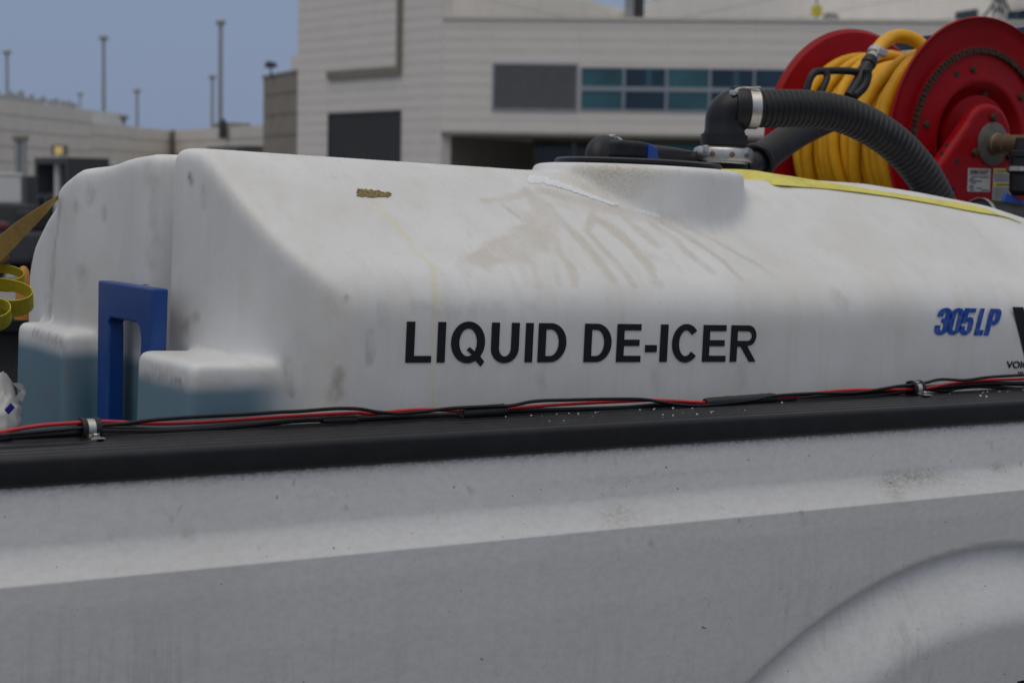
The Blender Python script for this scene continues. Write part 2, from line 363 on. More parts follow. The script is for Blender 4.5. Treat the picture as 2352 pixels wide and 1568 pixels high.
C0 = atD(1012, 437, 73.0)
azR, azL = math.radians(32.3 - 83.7 + 180), math.radians(32.3 - 39.1)
dR = np.array([math.sin(azR), math.cos(azR)]); dL = np.array([math.sin(azL), math.cos(azL)])
WR = (C0[:2], dR, wall(C0, C0[:2] + dR)[2]); WL = (C0[:2], dL, wall(C0, C0[:2] + dL)[2])
term = empty('terminal_building', (C0[0], C0[1], 0), 'pale panelled terminal building with teal window band right of the sky', 'building')
zr = lambda y, x=1100: wsz(x, y, WR)[1]
z_top, z_sof = zr(40), zr(304, 1012)
band0, per = 66.0, 26.4
sR = [wsz(x, 150, WR)[0] for x in (1014, 1131, 1331, 1533, 1734, 1940, 2153, 2370, 2600, 2840)]
s_end = sR[-1]
zb = sorted(zr(band0 + per * k) for k in range(-30, 22))      # centre heights of the recessed strips
mod = zb[1] - zb[0]
# cores behind the panels
slab(term, 'wall', WR, -.05, s_end, z_sof, z_top, -16, 0, M['facade_gap'])
sL_end = wsz(684, 150, WL)[0]
slab(term, 'wall', WL, 0.0, sL_end, 0, 17.5, -.5, 0, M['facade_gap'])
def strips(W, s0, s1, z0, z1, mat, name='cladding_panel', parent=term, t=.005):
    n = 0
    for k in range(len(zb) - 1):
        a, b = zb[k] + mod * .21, zb[k + 1] - mod * .21
        a, b = max(a, z0), min(b, z1)
        if b - a > .06: slab(parent, name, W, s0 + .02, s1 - .02, a, b, .002, t, mat); n += 1
z_wt, z_wb = zr(151, 1330), zr(253, 1330)
for i in range(len(sR) - 1):
    if i == 0: strips(WR, sR[0] + .05, sR[1], z_sof + .05, z_top - .1, M['facade'])
    else:
        strips(WR, sR[i], sR[i + 1], z_wt + .02, z_top - .1, M['facade']); strips(WR, sR[i], sR[i + 1], z_sof + .05, z_wb - .02, M['facade'])
slab(term, 'parapet_cap', WR, 0, s_end, z_top - .09, z_top + .03, -.5, .09, M['cap'])
slab(term, 'soffit_trim', WR, .02, s_end, z_sof - .10, z_sof + .03, -.3, .06, M['trim'])
louver(term, WR, sR[1] + .10, sR[2] - .12, z_wb + .02, z_wt - .02, 34, M['louver'], M['frame'])
# window band: each window is a frame of two panes
cols = [(1338, 1428), (1438, 1526), (1536, 1626), (1635, 1728), (1736, 1827), (1837, 1930), (1940, 2034), (2044, 2140), (2150, 2248), (2258, 2356), (2366, 2468)]
zt0, zt1, zm0, zm1 = zr(199, 1380), zr(158, 1380), zr(209, 1380), zr(251, 1380)
for j, (a, b) in enumerate(cols):
    s0, s1 = wsz(a, 200, WR)[0] - .03, wsz(b, 200, WR)[0] + .03
    w = empty('window', (0, 0, 0)); attach(w, term)
    for q, (z0, z1) in enumerate(((zt0, zt1), (zm1, zm0))):
        g = M['glass_teal'] if (j + q) % 3 != 1 else M['glass_blue']
        if j == 0: g = M['glass_teal']
        if j == 1 or (j >= 3 and q == 0): g = M['glass_blue']
        slab(w, 'pane', WR, s0, s1, z0, z1, -.02, .004, g)
    if j in (0, 1, 2, 3):     # upright teal strip on the upper pane
        slab(w, 'teal_strip', WR, s0 + (s1 - s0) * .52, s0 + (s1 - s0) * .66, zt0 + .02, zt1 - .02, .006, .008, M['glass_teal'])
    slab(w, 'frame', WR, s0 - .05, s0, zm1 - .05, zt1 + .05, -.02, .06, M['frame']); slab(w, 'frame', WR, s1, s1 + .05, zm1 - .05, zt1 + .05, -.02, .062, M['frame'])
    slab(w, 'transom', WR, s0, s1, zm0, zt0, -.02, .06, M['frame']); slab(w, 'head', WR, s0, s1, zt1, zt1 + .06, -.02, .05, M['frame']); slab(w, 'sill', WR, s0, s1, zm1 - .06, zm1, -.02, .07, M['frame'])
# left wing of the facade
pl = [985, 923, 861, 802, 755, 700, 684]
sl = [0.0] + [wsz(x, 150, WL)[0] for x in pl]
zl_top = wsz(840, 262, WL)[1]; sa, sb = wsz(922, 300, WL)[0], wsz(755, 300, WL)[0]
for i in range(len(sl) - 1):
    if sl[i] >= sa - .5 and sl[i + 1] <= sb + .5: strips(WL, sl[i], sl[i + 1], zl_top + .12, 17.4, M['facade'])
    else: strips(WL, sl[i] + (.03 if i == 0 else 0), sl[i + 1], 0.1, 17.4, M['facade'])
louver(term, WL, sa + .1, sb - .1, .3, zl_top, 46, M['louver_dark'], M['louver_dark'])
zt_ = wsz(840, 168, WL)[1]
slab(term, 'shadow_gap_bar', WL, sa, sb, zt_ - .17, zt_ + .17, .002, .16, M['trim'])  # dark bars stand in for the thin shadow gap along the panel edge
slab(term, 'shadow_gap_bar', WL, sa, sa + .26, zt_ + .17, 17.4, .002, .15, M['trim'])
# recessed ground floor under the right wing
WG = (C0[:2] - WR[2] * 8.0, WR[1], WR[2]); sg = wsz(1222, 340, WG)[0]
A_ = C0[:2] + WR[1] * .05 - WR[2] * .4; B_ = C0[:2] + WR[1] * sg - WR[2] * 8.0
WA = wall(A_, B_); la = float(np.linalg.norm(B_ - A_))
slab(term, 'return_wall', WA, 0, la, 0, z_sof - .1, -.4, 0, M['trim'])  # return wall and its panels: deep recess shade put into a darker brown
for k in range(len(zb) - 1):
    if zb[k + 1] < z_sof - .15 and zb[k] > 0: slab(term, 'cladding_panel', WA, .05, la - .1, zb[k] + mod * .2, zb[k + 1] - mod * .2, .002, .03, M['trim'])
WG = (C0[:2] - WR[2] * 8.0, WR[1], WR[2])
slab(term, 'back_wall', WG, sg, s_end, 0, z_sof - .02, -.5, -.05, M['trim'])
gx = sg + .1; k = 0
while gx < s_end - 2:
    w = empty('shopfront_window', (0, 0, 0)); attach(w, term)
    slab(w, 'pane', WG, gx, gx + 1.75, .3, 2.95, -.04, .0, M['glass_teal'] if k % 3 == 1 else M['glass_shade']); slab(w, 'pane', WG, gx, gx + 1.75, 3.1, z_sof - .12, -.04, .0, M['glass_lobby' if k > 1 else 'glass_shade'])
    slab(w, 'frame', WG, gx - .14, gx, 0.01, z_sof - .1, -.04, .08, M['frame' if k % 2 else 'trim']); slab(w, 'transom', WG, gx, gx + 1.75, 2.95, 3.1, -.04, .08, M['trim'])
    gx += 1.9; k += 1
# upper storeys set back behind the parapet
PU = atD(1430, 20, 108.0)
L0, R1 = atD(1000, 20, 88.0), atD(2700, 20, 62.0)
WUL, WUR = wall(L0, PU), wall(PU, R1)
lu, ru = float(np.linalg.norm(PU[:2] - L0[:2])), float(np.linalg.norm(R1[:2] - PU[:2]))
zu = PU[2]
up = empty('upper_block', (PU[0], PU[1], 0), 'set back upper storeys of the terminal seen above its parapet', 'building')
slab(up, 'wall', WUL, 0, lu, 0, zu, -1, 0, M['upper']); slab(up, 'wall', WUR, 0, ru, 0, zu, -1, 0, M['upper'])
su = wsz(1487, 8, WUR)[0]; slab(up, 'top_storey', WUR, su, ru, zu, zu + 4, -1, 0, M['upper'])
for i in range(9):
    z = zu - .25 - i * 1.15
    for W_, l_ in ((WUL, lu), (WUR, ru)):
        nn_ = int(l_ / 5.2)
        for q in range(nn_): slab(up, 'cladding_panel', W_, q * l_ / nn_ + .05, (q + 1) * l_ / nn_ - .05, z - 1.02, z, .003, .03, M['upper'])
for a, b in ((1500, 1585), (1600, 1690), (1700, 1790)):
    slab(up, 'window', WUR, wsz(a, 4, WUR)[0], wsz(b, 4, WUR)[0], zu + .15, zu + 1.6, .003, .05, M['glass_teal'])
for a, b, y0, y1 in ((2197, 2247, 22, 60), (2315, 2420, 18, 60)):
    slab(up, 'window', WUR, wsz(a, 30, WUR)[0], wsz(b, 30, WUR)[0], wsz(a, y1, WUR)[1], wsz((a + b) / 2, y0 + 3, WUR)[1], .032, .06, M['glass_blue'])
# things on the parapet roof
def on_roof(px, back=.6):
    s = wsz(px, 38, WR)[0]; return WR[0] + WR[1] * s - WR[2] * back
q = on_roof(1446); e = empty('vent_stack', (q[0], q[1], z_top), 'grey vent stack on the parapet roof against the sky gap', 'vent')
mb = MB(); mb.lathe([(.24, 0), (.24, 1.9), (.34, 1.95), (.34, 2.25), (.0, 2.4)], (q[0], q[1], z_top), (0, 0, 1), 20); mb.build('stack', M['galv'], e, True)
MB().box((q[0] + .08, q[1] - .42, z_top), (q[0] + .38, q[1] - .2, z_top + 1.7)).build('duct', M['dark_metal'], e)
q = on_roof(1877); e = empty('beacon', (q[0], q[1], z_top), 'small yellow beacon box on a thin pole on the parapet', 'beacon')
MB().tube([(q[0], q[1], z_top), (q[0], q[1], z_top + 1.6)], .03, 8).build('pole', M['dark_metal'], e)
MB().box((q[0] - .16, q[1] - .16, z_top + .2), (q[0] + .16, q[1] + .16, z_top + .62)).build('box', M['label_yellow'], e, bevel=.03)
q = on_roof(1911); tag(MB().box((q[0] - .25, q[1] - .2, z_top), (q[0] + .25, q[1] + .2, z_top + .22)).box((q[0] - .2, q[1] - .15, z_top + .22), (q[0] + .2, q[1] + .15, z_top + .3)).build('junction_box', M['galv']), 'low grey junction box on the parapet right of the beacon', 'box')
q = on_roof(2300); e = empty('lattice_antenna', (q[0], q[1], z_top), 'dark braced lattice mast on the parapet above the red reel', 'antenna')
for a, b in (((-.3, 0), (-.3, 3)), ((.0, 0), (.05, 3)), ((.28, 0), (.22, 3))): MB().tube([(q[0] + a[0], q[1], z_top + a[1]), (q[0] + b[0], q[1], z_top + b[1])], .06, 8).build('leg', M['galv'], e)
for a, b in (((-1.0, 0), (-.3, .75)), ((.95, 0), (.2, 1.0)), ((-.3, .3), (.28, 1.0)), ((.28, .3), (-.3, 1.1))): MB().tube([(q[0] + a[0], q[1], z_top + a[1]), (q[0] + b[0], q[1], z_top + b[1])], .05, 8).build('brace', M['dark_metal'], e)

# tan concrete tower at the end of the left wing
PT, QT = atD(606, 200, 97.0), atD(690, 200, 91.0); WT = wall(PT, QT); lt = float(np.linalg.norm(QT[:2] - PT[:2])); ztw = wsz(606, 182, WT)[1]
tw = empty('stair_tower', (PT[0], PT[1], 0), 'tan concrete stair tower between sky and panelled facade', 'tower')
slab(tw, 'wall', WT, 0, lt, 0, ztw, -4, 0, M['concrete']); slab(tw, 'coping', WT, -.06, lt, ztw, ztw + .18, -4, .08, M['trim'])
for i in range(7): slab(tw, 'cast_panel', WT, .06, lt - .06, .2 + i * ztw / 7, (i + 1) * ztw / 7 - .02, .002, .04, M['concrete'])
q = atD(676, 150, 93.0); e = tag(slab(None, 'lift_overrun', wall(atD(668, 150, 94.0), atD(684, 150, 93.0)), 0, 1.2, 0, wsz(670, 131, wall(atD(668, 150, 94.0), atD(684, 150, 93.0)))[1], -1.5, 0, M['facade']), 'narrow pale shaft behind the tan tower beside the tall facade', 'shaft')
q = atD(622, 176, 95.0); e = empty('roof_camera', (q[0], q[1], ztw), 'small dark camera on a stalk atop the tan tower', 'camera')
MB().tube([(q[0], q[1], ztw), (q[0], q[1], ztw + .5)], .05, 8).build('stalk', M['dark_metal'], e)
MB().obox((q[0], q[1], ztw + .62), (.3, -.1, .02), (.06, .16, 0), (0, 0, .13)).build('housing', M['dark_metal'], e, bevel=.05)
MB().obox((q[0] - .1, q[1] - .05, ztw + .8), (.16, 0, 0), (0, .12, 0), (0, 0, .06)).build('shade', M['galv'], e, bevel=.02)

# far terminal wing on the left
PA, PB, PC = atD(-160, 420, 108.0), atD(395, 426, 150.0), atD(640, 430, 130.0)
WFA, WFB = wall(PA, PB), wall(PB, PC); l1, l2 = float(np.linalg.norm(PB[:2] - PA[:2])), float(np.linalg.norm(PC[:2] - PB[:2]))
far = empty('far_terminal', (PB[0], PB[1], 0), 'long low terminal wing far off under the light masts', 'building')
zlo = wsz(395, 300, WFA)[1]; sst = wsz(209, 270, WFA)[0]; zhi = wsz(209, 254, WFA)[1]
slab(far, 'wall', WFA, 0, sst, 0, zhi, -8, 0, M['terminal_gap']); slab(far, 'wall', WFA, sst, l1, 0, zlo, -8, 0, M['terminal_gap']); slab(far, 'wall', WFB, 0, l2, 0, zlo, -8, 0, M['terminal_gap'])
slab(far, 'corner_post', WFB, -.2, .9, 0, zlo + .02, .0, .2, M['trim'])
for W_, l_, zz in ((WFA, (0, sst), zhi), (WFA, (sst, l1), zlo), (WFB, (.9, l2), zlo)):
    nc = max(2, int((l_[1] - l_[0]) / 7)); nr = int(zz / 1.05)
    for i in range(nr):
        for c in range(nc):
            a = l_[0] + (l_[1] - l_[0]) * c / nc; b = l_[0] + (l_[1] - l_[0]) * (c + 1) / nc
            slab(far, 'cladding_panel', W_, a + .04, b - .04, zz - (i + 1) * 1.05 + .12, zz - i * 1.05 - .04, .003, .06, M['terminal'])
sdk = wsz(545, 330, WFB)[0]; slab(far, 'canopy', WFB, sdk, l2, wsz(560, 346, WFB)[1], wsz(560, 340, WFB)[1], .05, 2.5, M['dark_metal']); 
slab(far, 'roof_plinth', WFA, sst + .2, sst + 9, zlo, zlo + 1.0, -3, -1, M['white_gse'])
slab(far, 'roof_plinth', WFB, wsz(463, 290, WFB)[0], wsz(495, 290, WFB)[0], zlo, zlo + .45, -3, -1, M['trim'])
for px, h, wd in ((30, .9, .22), (44, .6, .5), (58, 1.0, .3), (70, .8, .25), (84, 1.15, .35), (97, .6, .3), (108, .95, .25), (121, .6, .3), (133, .9, .25), (150, .7, .3), (163, .9, .25), (178, .75, .4), (192, .8, .3), (203, .65, .5)):
    s = wsz(px, 245, WFA)[0]; q = WFA[0] + WFA[1] * s - WFA[2] * 1.0
    slab(far, 'roof_vent', WFA, s - wd / 2, s + wd / 2, zhi, zhi + h * .75, -1.3, -1.0, M['galv'])
q = atD(284, 280, 139.0); tag(MB().lathe([(.22, 0), (.22, .25), (.42, .3), (.42, .45), (0, .6)], (q[0], q[1], q[2]), (0, 0, 1), 16).lathe([(.1, -1.2), (.1, 0)], (q[0], q[1], q[2]), (0, 0, 1), 8).build('roof_fan', M['louver'], None, True), 'grey mushroom roof fan on the low far terminal roof', 'fan')
q = atD(512, 283, 138.0); tag(MB().box((q[0] - .25, q[1] - .25, q[2] - 1.2), (q[0] + .25, q[1] + .25, q[2] + .1)).lathe([(.18, .1), (.18, .3), (0, .36)], (q[0], q[1], q[2]), (0, 0, 1), 12).build('roof_chiller', M['louver_dark']), 'small dark roof unit at the foot of the tallest mast', 'roof unit')

# light masts
masts = [(16, 117, 215, .24, 'leftmost tall light mast rising over the far roof'), (101, 229, 330, .2, 'tiny distant mast head left of the roof step'), (184, 214, 300, .2, 'short distant light mast just left of the roof step'),
         (238, 84, 200, .26, 'tall light mast second highest, right of the roof step'), (315, 206, 250, .25, 'shorter light mast standing alone near the middle of the sky'),
         (488, 174, 240, .25, 'light mast close left of the tallest mast'), (507, 48, 185, .30, 'tallest light mast, nearest the tan tower')]
for px, py, D, r, lab in masts:
    p = atD(px, py, D); e = empty('light_mast', (p[0], p[1], 0), lab, 'light mast', 'light masts behind the far terminal')
    MB().tube([(p[0], p[1], 0), (p[0], p[1], p[2])], [r, r * .72], 12).build('pole', M['galv'], e, True)
    MB().lathe([(.15, -.35), (.42, -.25), (.42, -.05), (.3, .1), (.1, .3)], (p[0], p[1], p[2]), (0, 0, 1), 20).build('head_ring', M['galv'], e, True)
    for k in range(6):
        a = k * math.pi / 3; MB().box((p[0] + .4 * math.cos(a) - .12, p[1] + .4 * math.sin(a) - .12, p[2] - .38), (p[0] + .4 * math.cos(a) + .12, p[1] + .4 * math.sin(a) + .12, p[2] - .12)).build('floodlight', M['louver'], e)

# ---- blurred apron equipment at the left edge
p = atD(133, 360, 62.0); gz = lambda y, x, D: float(atD(x, y, D)[2])
e = empty('boarding_bridge', (p[0], p[1], 0), 'pale boarding bridge cab with dark hooded opening beside the far wing', 'boarding bridge')
Wb = wall(atD(96, 400, 64.0), atD(216, 400, 60.0)); fx = lambda px, y=400: wsz(px, y, Wb)[0]; fz = lambda y, px=150: wsz(px, y, Wb)[1]
slab(e, 'cab_wall', Wb, fx(97), fx(136), fz(442), fz(366), -2.2, 0, M['white_gse']); slab(e, 'cab_window', Wb, fx(103), fx(119), fz(436), fz(372), .003, .03, M['louver'])
slab(e, 'hood', Wb, fx(136), fx(213), fz(378), fz(364), -.6, .9, M['dark_metal']); slab(e, 'hood_side', Wb, fx(136), fx(142), fz(446), fz(378), -.6, .9, M['dark_metal']); slab(e, 'hood_side', Wb, fx(207), fx(213), fz(446), fz(378), -.6, .9, M['dark_metal'])
slab(e, 'opening', Wb, fx(142), fx(207), fz(446), fz(378), -1.6, -1.5, M['bed_liner'])
for a in (150, 160, 172, 184): slab(e, 'seat_back', Wb, fx(a), fx(a + 7), fz(425), fz(402), -1.2, -1.1, M['louver'])
slab(e, 'platform', Wb, fx(80), fx(214), fz(455), fz(443), -2, .6, M['dark_metal']); slab(e, 'column', Wb, fx(150), fx(172), 0.0, fz(455), -1.2, -.6, M['galv'])
for a in (88, 104, 126): slab(e, 'stair_rail', Wb, fx(a), fx(a + 5), 0.0, fz(455), .2, .3, M['dark_metal'])
slab(e, 'stair_mesh', Wb, fx(84), fx(134), fz(520), fz(456), .1, .16, M['louver'])
p = atD(134, 352, 61.0); e = empty('gate_sign', (p[0], p[1], 0), 'gate sign with glowing amber digits over the boarding bridge', 'sign')
MB().tube([(p[0], p[1], 0), (p[0], p[1], gz(357, 134, 61))], .14, 12).build('post', M['white_gse'], e, True)
Ws = wall(atD(117, 345, 61.0), atD(151, 345, 61.0)); w1 = wsz(151, 345, Ws)[0]; zA, zB = wsz(134, 358, Ws)[1], wsz(134, 333, Ws)[1]
slab(e, 'housing', Ws, 0, w1, zA, zB, -.3, 0, M['trim'])
ML = bpy.data.materials.new('amber_lamp'); ML.use_nodes = True; b_ = ML.node_tree.nodes['Principled BSDF']; b_.inputs['Base Color'].default_value = (.5, .38, .12, 1); b_.inputs['Emission Color'].default_value = (1, .72, .25, 1); b_.inputs['Emission Strength'].default_value = .30
for a, b in ((.28, .40), (.44, .60), (.66, .78)): slab(e, 'lit_digit', Ws, w1 * a, w1 * b, zA + .06, zB - .06, .003, .02, ML)
p = atD(48, 400, 57.0); e = empty('twin_posts', (p[0], p[1], 0), 'pair of pale grey posts with caps left of the gate sign', 'posts')
for dx in (40, 55):
    q = atD(dx, 400, 57.0); MB().tube([(q[0], q[1], 0), (q[0], q[1], gz(322, dx, 57))], .10, 10).build('post', M['galv'], e, True)
    MB().lathe([(.16, 0), (.16, .12), (.05, .2)], (q[0], q[1], gz(322, dx, 57)), (0, 0, 1), 12).build('cap', M['trim'], e, True)
q0 = atD(4, 440, 40.0); q = atD(18, 440, 40.0); e = empty('water_cart', (q[0], q[1], 0), 'white tank cart on dark chassis at the left edge', 'cart')
zc0, zc1 = gz(470, 18, 40), gz(398, 18, 40)
MB().box((q[0] - .34, q[1] - .4, zc0 + .02), (q[0] + .2, q[1] + 1.2, zc1 - .06)).build('tank_box', M['white_gse'], e, bevel=.05); MB().box((q[0] - .36, q[1] - .42, zc1 - .06), (q[0] + .22, q[1] + 1.22, zc1)).build('lid', M['white_gse'], e, bevel=.02)
MB().box((q[0] - .5, q[1] - .6, .45), (q[0] + .5, q[1] + 1.4, zc0)).build('chassis', M['dark_metal'], e, bevel=.03)
for dx, dy in ((-.45, -.4), (.45, -.4), (-.45, 1.1), (.45, 1.1)): MB().lathe([(0, -.1), (.3, -.1), (.36, -.05), (.36, .05), (.3, .1), (0, .1)], (q[0] + dx, q[1] + dy, .36), (1, 0, 0), 20).build('wheel', M['tyre'], e, True)
q = atD(64, 440, 46.0); e = empty('dark_cabinet', (q[0], q[1], 0), 'tall dark equipment cabinet between cart and bridge stairs', 'cabinet')
MB().box((q[0] - .12, q[1] - .3, .15), (q[0] + .14, q[1] + .3, gz(404, 64, 46))).build('body', M['dark_metal'], e, bevel=.03); MB().box((q[0] - .2, q[1] - .35, 0), (q[0] + .22, q[1] + .35, .15)).build('plinth', M['galv'], e)
MB().box((q[0] - .02, q[1] - .325, .5), (q[0] + .10, q[1] - .303, 1.6)).build('door', M['louver_dark'], e)
q = atD(20, 500, 33.0); e = empty('baggage_tug', (q[0], q[1], 0), 'dark baggage tug with maroon hood low at the left edge', 'tug')
MB().box((q[0] - .8, q[1] - .5, .35), (q[0] + .9, q[1] + .9, .95)).build('body', M['dark_metal'], e, bevel=.08); MB().box((q[0] - .75, q[1] - .45, .951), (q[0] - .1, q[1] + .85, 1.12)).build('hood', pm('maroon', (.10, .012, .02), .4), e, bevel=.06)
MB().box((q[0] + .3, q[1] - .3, .951), (q[0] + .7, q[1] + .7, 1.32)).build('seat', M['tyre'], e, bevel=.06)
for dx, dy in ((-.5, -.5), (.6, -.5), (-.5, .9), (.6, .9)): MB().lathe([(0, -.1), (.26, -.1), (.33, -.05), (.33, .05), (.26, .1), (0, .1)], (q[0] + dx, q[1] + dy, .33), (0, 1, 0), 20).build('wheel', M['tyre'], e, True)
q = atD(46, 575, 15.0); sm = MB(); nS = 22
for i in range(nS):
    for j in range(nS):
        u, v = i / (nS - 1) * 2 - 1, j / (nS - 1) * 2 - 1; h = max(0, 1 - u * u) * max(0, 1 - v * v)
        sm.v.append((q[0] + u * 2.2, q[1] + v * 3.0, h * .75 * (.7 + .6 * mnoise.noise(Vector((u * 2.5, v * 2.5, 0)))) - .01))
for i in range(nS - 1):
    for j in range(nS - 1): sm.f.append((i * nS + j, (i + 1) * nS + j, (i + 1) * nS + j + 1, i * nS + j + 1))
tag(sm.build('snow_pile', M['snow'], None, True, angle=180), 'heap of old snow on the apron behind the yellow strap loops', 'snow pile')
# ================================================================== the pickup bed
SLOPE = -0.0085
def tz(x): return SLOPE * (x - 1.67)
truck = empty('pickup_truck', (2.0, 3.7, 0), 'dirty white pickup truck bed with black ribbed rail cap in the foreground', 'truck')
X0, X1 = -0.9, 4.75
xs = np.concatenate([np.arange(X0, .4, .05), np.arange(.4, 3.4, .012), np.arange(3.4, X1 + .01, .05)])
_t = np.linspace(0, 1, 9)
zt = np.concatenate([[1.396, 1.375], 1.291 - .0485 * _t, [1.2405, 1.20, 1.10, .95, .80, .62]]); yt = np.concatenate([[2.643, 2.638], 2.6250 - .0365 * _t ** 1.35, [2.5870, 2.5865, 2.591, 2.603, 2.62, 2.645]])
zs = np.concatenate([np.linspace(1.396, 1.295, 14), np.linspace(1.292, 1.255, 16), np.linspace(1.252, 1.222, 22), np.linspace(1.214, .62, 80)])
zf = np.linspace(1.40, .60, 3200); yf = np.interp(-zf, -zt, yt)
def smooth1(y, w): k = np.hanning(w); k /= k.sum(); return np.convolve(np.pad(y, w // 2, mode='edge'), k, 'valid')[:len(y)]
ya, yb = smooth1(yf, 41), smooth1(yf, 9); mixk = np.clip((1.255 - zf) / .008, 0, 1); yf = ya * (1 - mixk) + yb * mixk
yz = np.interp(-zs, -zf, yf)
ACX, ACZ, AR = 2.863, .0714, 1.0546
XX, ZZ = np.meshgrid(xs, zs, indexing='ij'); YY = np.repeat(yz[None, :], len(xs), 0).copy()
dd = AR - np.hypot(XX - ACX, ZZ + tz(XX) * 0 - ACZ)           # distance inside the flare crease
sst_ = lambda a, b, v: (lambda t: t * t * (3 - 2 * t))(np.clip((v - a) / (b - a), 0, 1))
YY += .020 * sst_(-.003, .009, dd) - .080 * sst_(.006, .17, dd) * (1 - .12 * sst_(.24, .5, dd))
YY += .0012 * np.sin(XX * 2.1 + 1) * sst_(1.2, .9, ZZ)
nx_, nz_ = XX.shape
keep = lambda i, j: math.hypot((xs[i] + xs[i + 1]) / 2 - 3.06, (zs[j] + zs[j + 1]) / 2 - .425) > .425
me = bpy.data.meshes.new('bed_side')
vv = np.stack([XX, YY, ZZ + tz(XX)], -1).reshape(-1, 3)
ff = [(i * nz_ + j, (i + 1) * nz_ + j, (i + 1) * nz_ + j + 1, i * nz_ + j + 1) for i in range(nx_ - 1) for j in range(nz_ - 1) if keep(i, j)]
me.from_pydata(vv.tolist(), [], ff); me.materials.append(M['truck'])
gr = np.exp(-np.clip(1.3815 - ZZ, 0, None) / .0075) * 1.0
for px, py, wx, wz, a in ((2110, 1098, .10, .016, .55), (1500, 1100, .25, .008, .22), (1420, 1180, .05, .02, .3), (2050, 1120, .02, .03, .35), (440, 1230, .008, .012, .4), (2300, 1075, .03, .01, .4), (1830, 1190, .006, .012, .4), (1480, 1240, .004, .008, .6)):
    q = onY(px, py, 2.61); gr += a * np.exp(-((XX - q[0]) / wx) ** 2 - ((ZZ + tz(XX) - q[2]) / wz) ** 2)
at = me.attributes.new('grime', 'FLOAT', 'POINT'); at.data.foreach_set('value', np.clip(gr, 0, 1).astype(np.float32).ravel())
me.shade_smooth(); bs = bpy.data.objects.new('bed_side', me); COL.objects.link(bs); attach(bs, truck)
if me.polygons[len(me.polygons) // 3].normal.y > 0: me.flip_normals()

def extrude_x(prof, xa, xb, name, mat, parent, ang=50):
    n = len(prof); v = [(x, p[0], p[1] + tz(x)) for x in (xa, xb) for p in prof]
    return MB().add(v, [(i, (i + 1) % n, n + (i + 1) % n, n + i) for i in range(n)] + [tuple(range(n)), tuple(range(n, 2 * n))[::-1]]).build(name, mat, parent, True, angle=ang)
prof = [(2.634, 1.3815), (2.6305, 1.386), (2.629, 1.395), (2.629, 1.408)]
for a in range(0, 91, 10): prof.append((2.641 - .012 * math.cos(math.radians(a)), 1.4175 + .012 * math.sin(math.radians(a))))
rz = lambda y: 1.4285 + .004 * (y - 2.645) / .15
y = 2.650
while y < 2.765:
    prof += [(y, rz(y) - .0005), (y + .0025, rz(y) + .0018), (y + .007, rz(y) + .0030), (y + .0125, rz(y) + .0030), (y + .0175, rz(y) + .0016), (y + .0200, rz(y) - .0010), (y + .0215, rz(y) - .0050), (y + .0255, rz(y) - .0050)]; y += .0270
prof += [(2.797, 1.4325), (2.803, 1.430), (2.806, 1.420), (2.806, 1.38), (2.80, 1.38), (2.80, 1.40), (2.645, 1.40), (2.640, 1.3815)]
extrude_x(prof, X0, X1, 'rail_cap', M['black_plastic'], truck, 24)
mb = MB(); pp = [(-.9, 0), (.905, 0), (.925, .004), (.937, .013), (.945, .028), (.955, .06), (.962, .088), (-.9, .088)]
mb.add([(p[0], 2.708 + p[1], 1.4300 + tz(p[0])) for p in pp] + [(p[0], 2.708 + p[1], 1.4350 + p[1] * .03 + tz(p[0])) for p in pp], [tuple(range(8)), tuple(range(8, 16))] + [(i, (i + 1) % 8, 8 + (i + 1) % 8, 8 + i) for i in range(8)])
mb.build('pocket_cover', M['black_plastic'], truck, bevel=.0025)
# inner wall, floor, far side, bulkhead, tailgate
MB().box((X0, 2.72, .87), (X1, 2.75, 1.399)).build('inner_wall', M['bed_liner'], truck)
MB().box((X0, 2.72, .83), (X1, 4.80, .87)).build('bed_floor', M['bed_liner'], truck)
MB().box((X0, 4.76, .87), (X1, 4.79, 1.445)).build('inner_wall', M['bed_liner'], truck)
MB().box((X0, 4.68, 1.445), (X1, 4.83, 1.492)).build('rail_cap', M['black_plastic'], truck, bevel=.01)
MB().box((X0, 4.83, .7), (X1, 4.85, 1.44)).build('bed_side', M['truck'], truck)
MB().box((X1, 2.66, .80), (X1 + .04, 4.84, 1.42)).build('bulkhead', M['truck'], truck)
MB().box((X0 - .05, 2.66, .80), (X0, 4.84, 1.42)).build('tailgate', M['truck'], truck, bevel=.01)
w = empty('wheel', (3.12, 2.85, .40)); w.location = (3.12, 2.85, .40); w.parent = truck; w.matrix_parent_inverse = Matrix.Translation(-truck.location)
for nm, pr_, m_ in (('tyre', [(.23, -.12), (.36, -.13), (.395, -.10), (.40, 0), (.395, .10), (.36, .13), (.23, .12)], 'tyre'), ('rim', [(0, -.06), (.10, -.07), (.12, -.03), (.20, -.05), (.23, -.10), (.23, .1), (0, .1)], 'steel')):
    MB().lathe(pr_, (3.12, 2.85, .40), (0, 1, 0), 48, close=(nm == 'tyre')).build(nm, M[m_], w, True)
MB().box((2.6, 2.70, .45), (3.65, 2.75, .84)).build('wheel_housing', M['tyre'], truck)

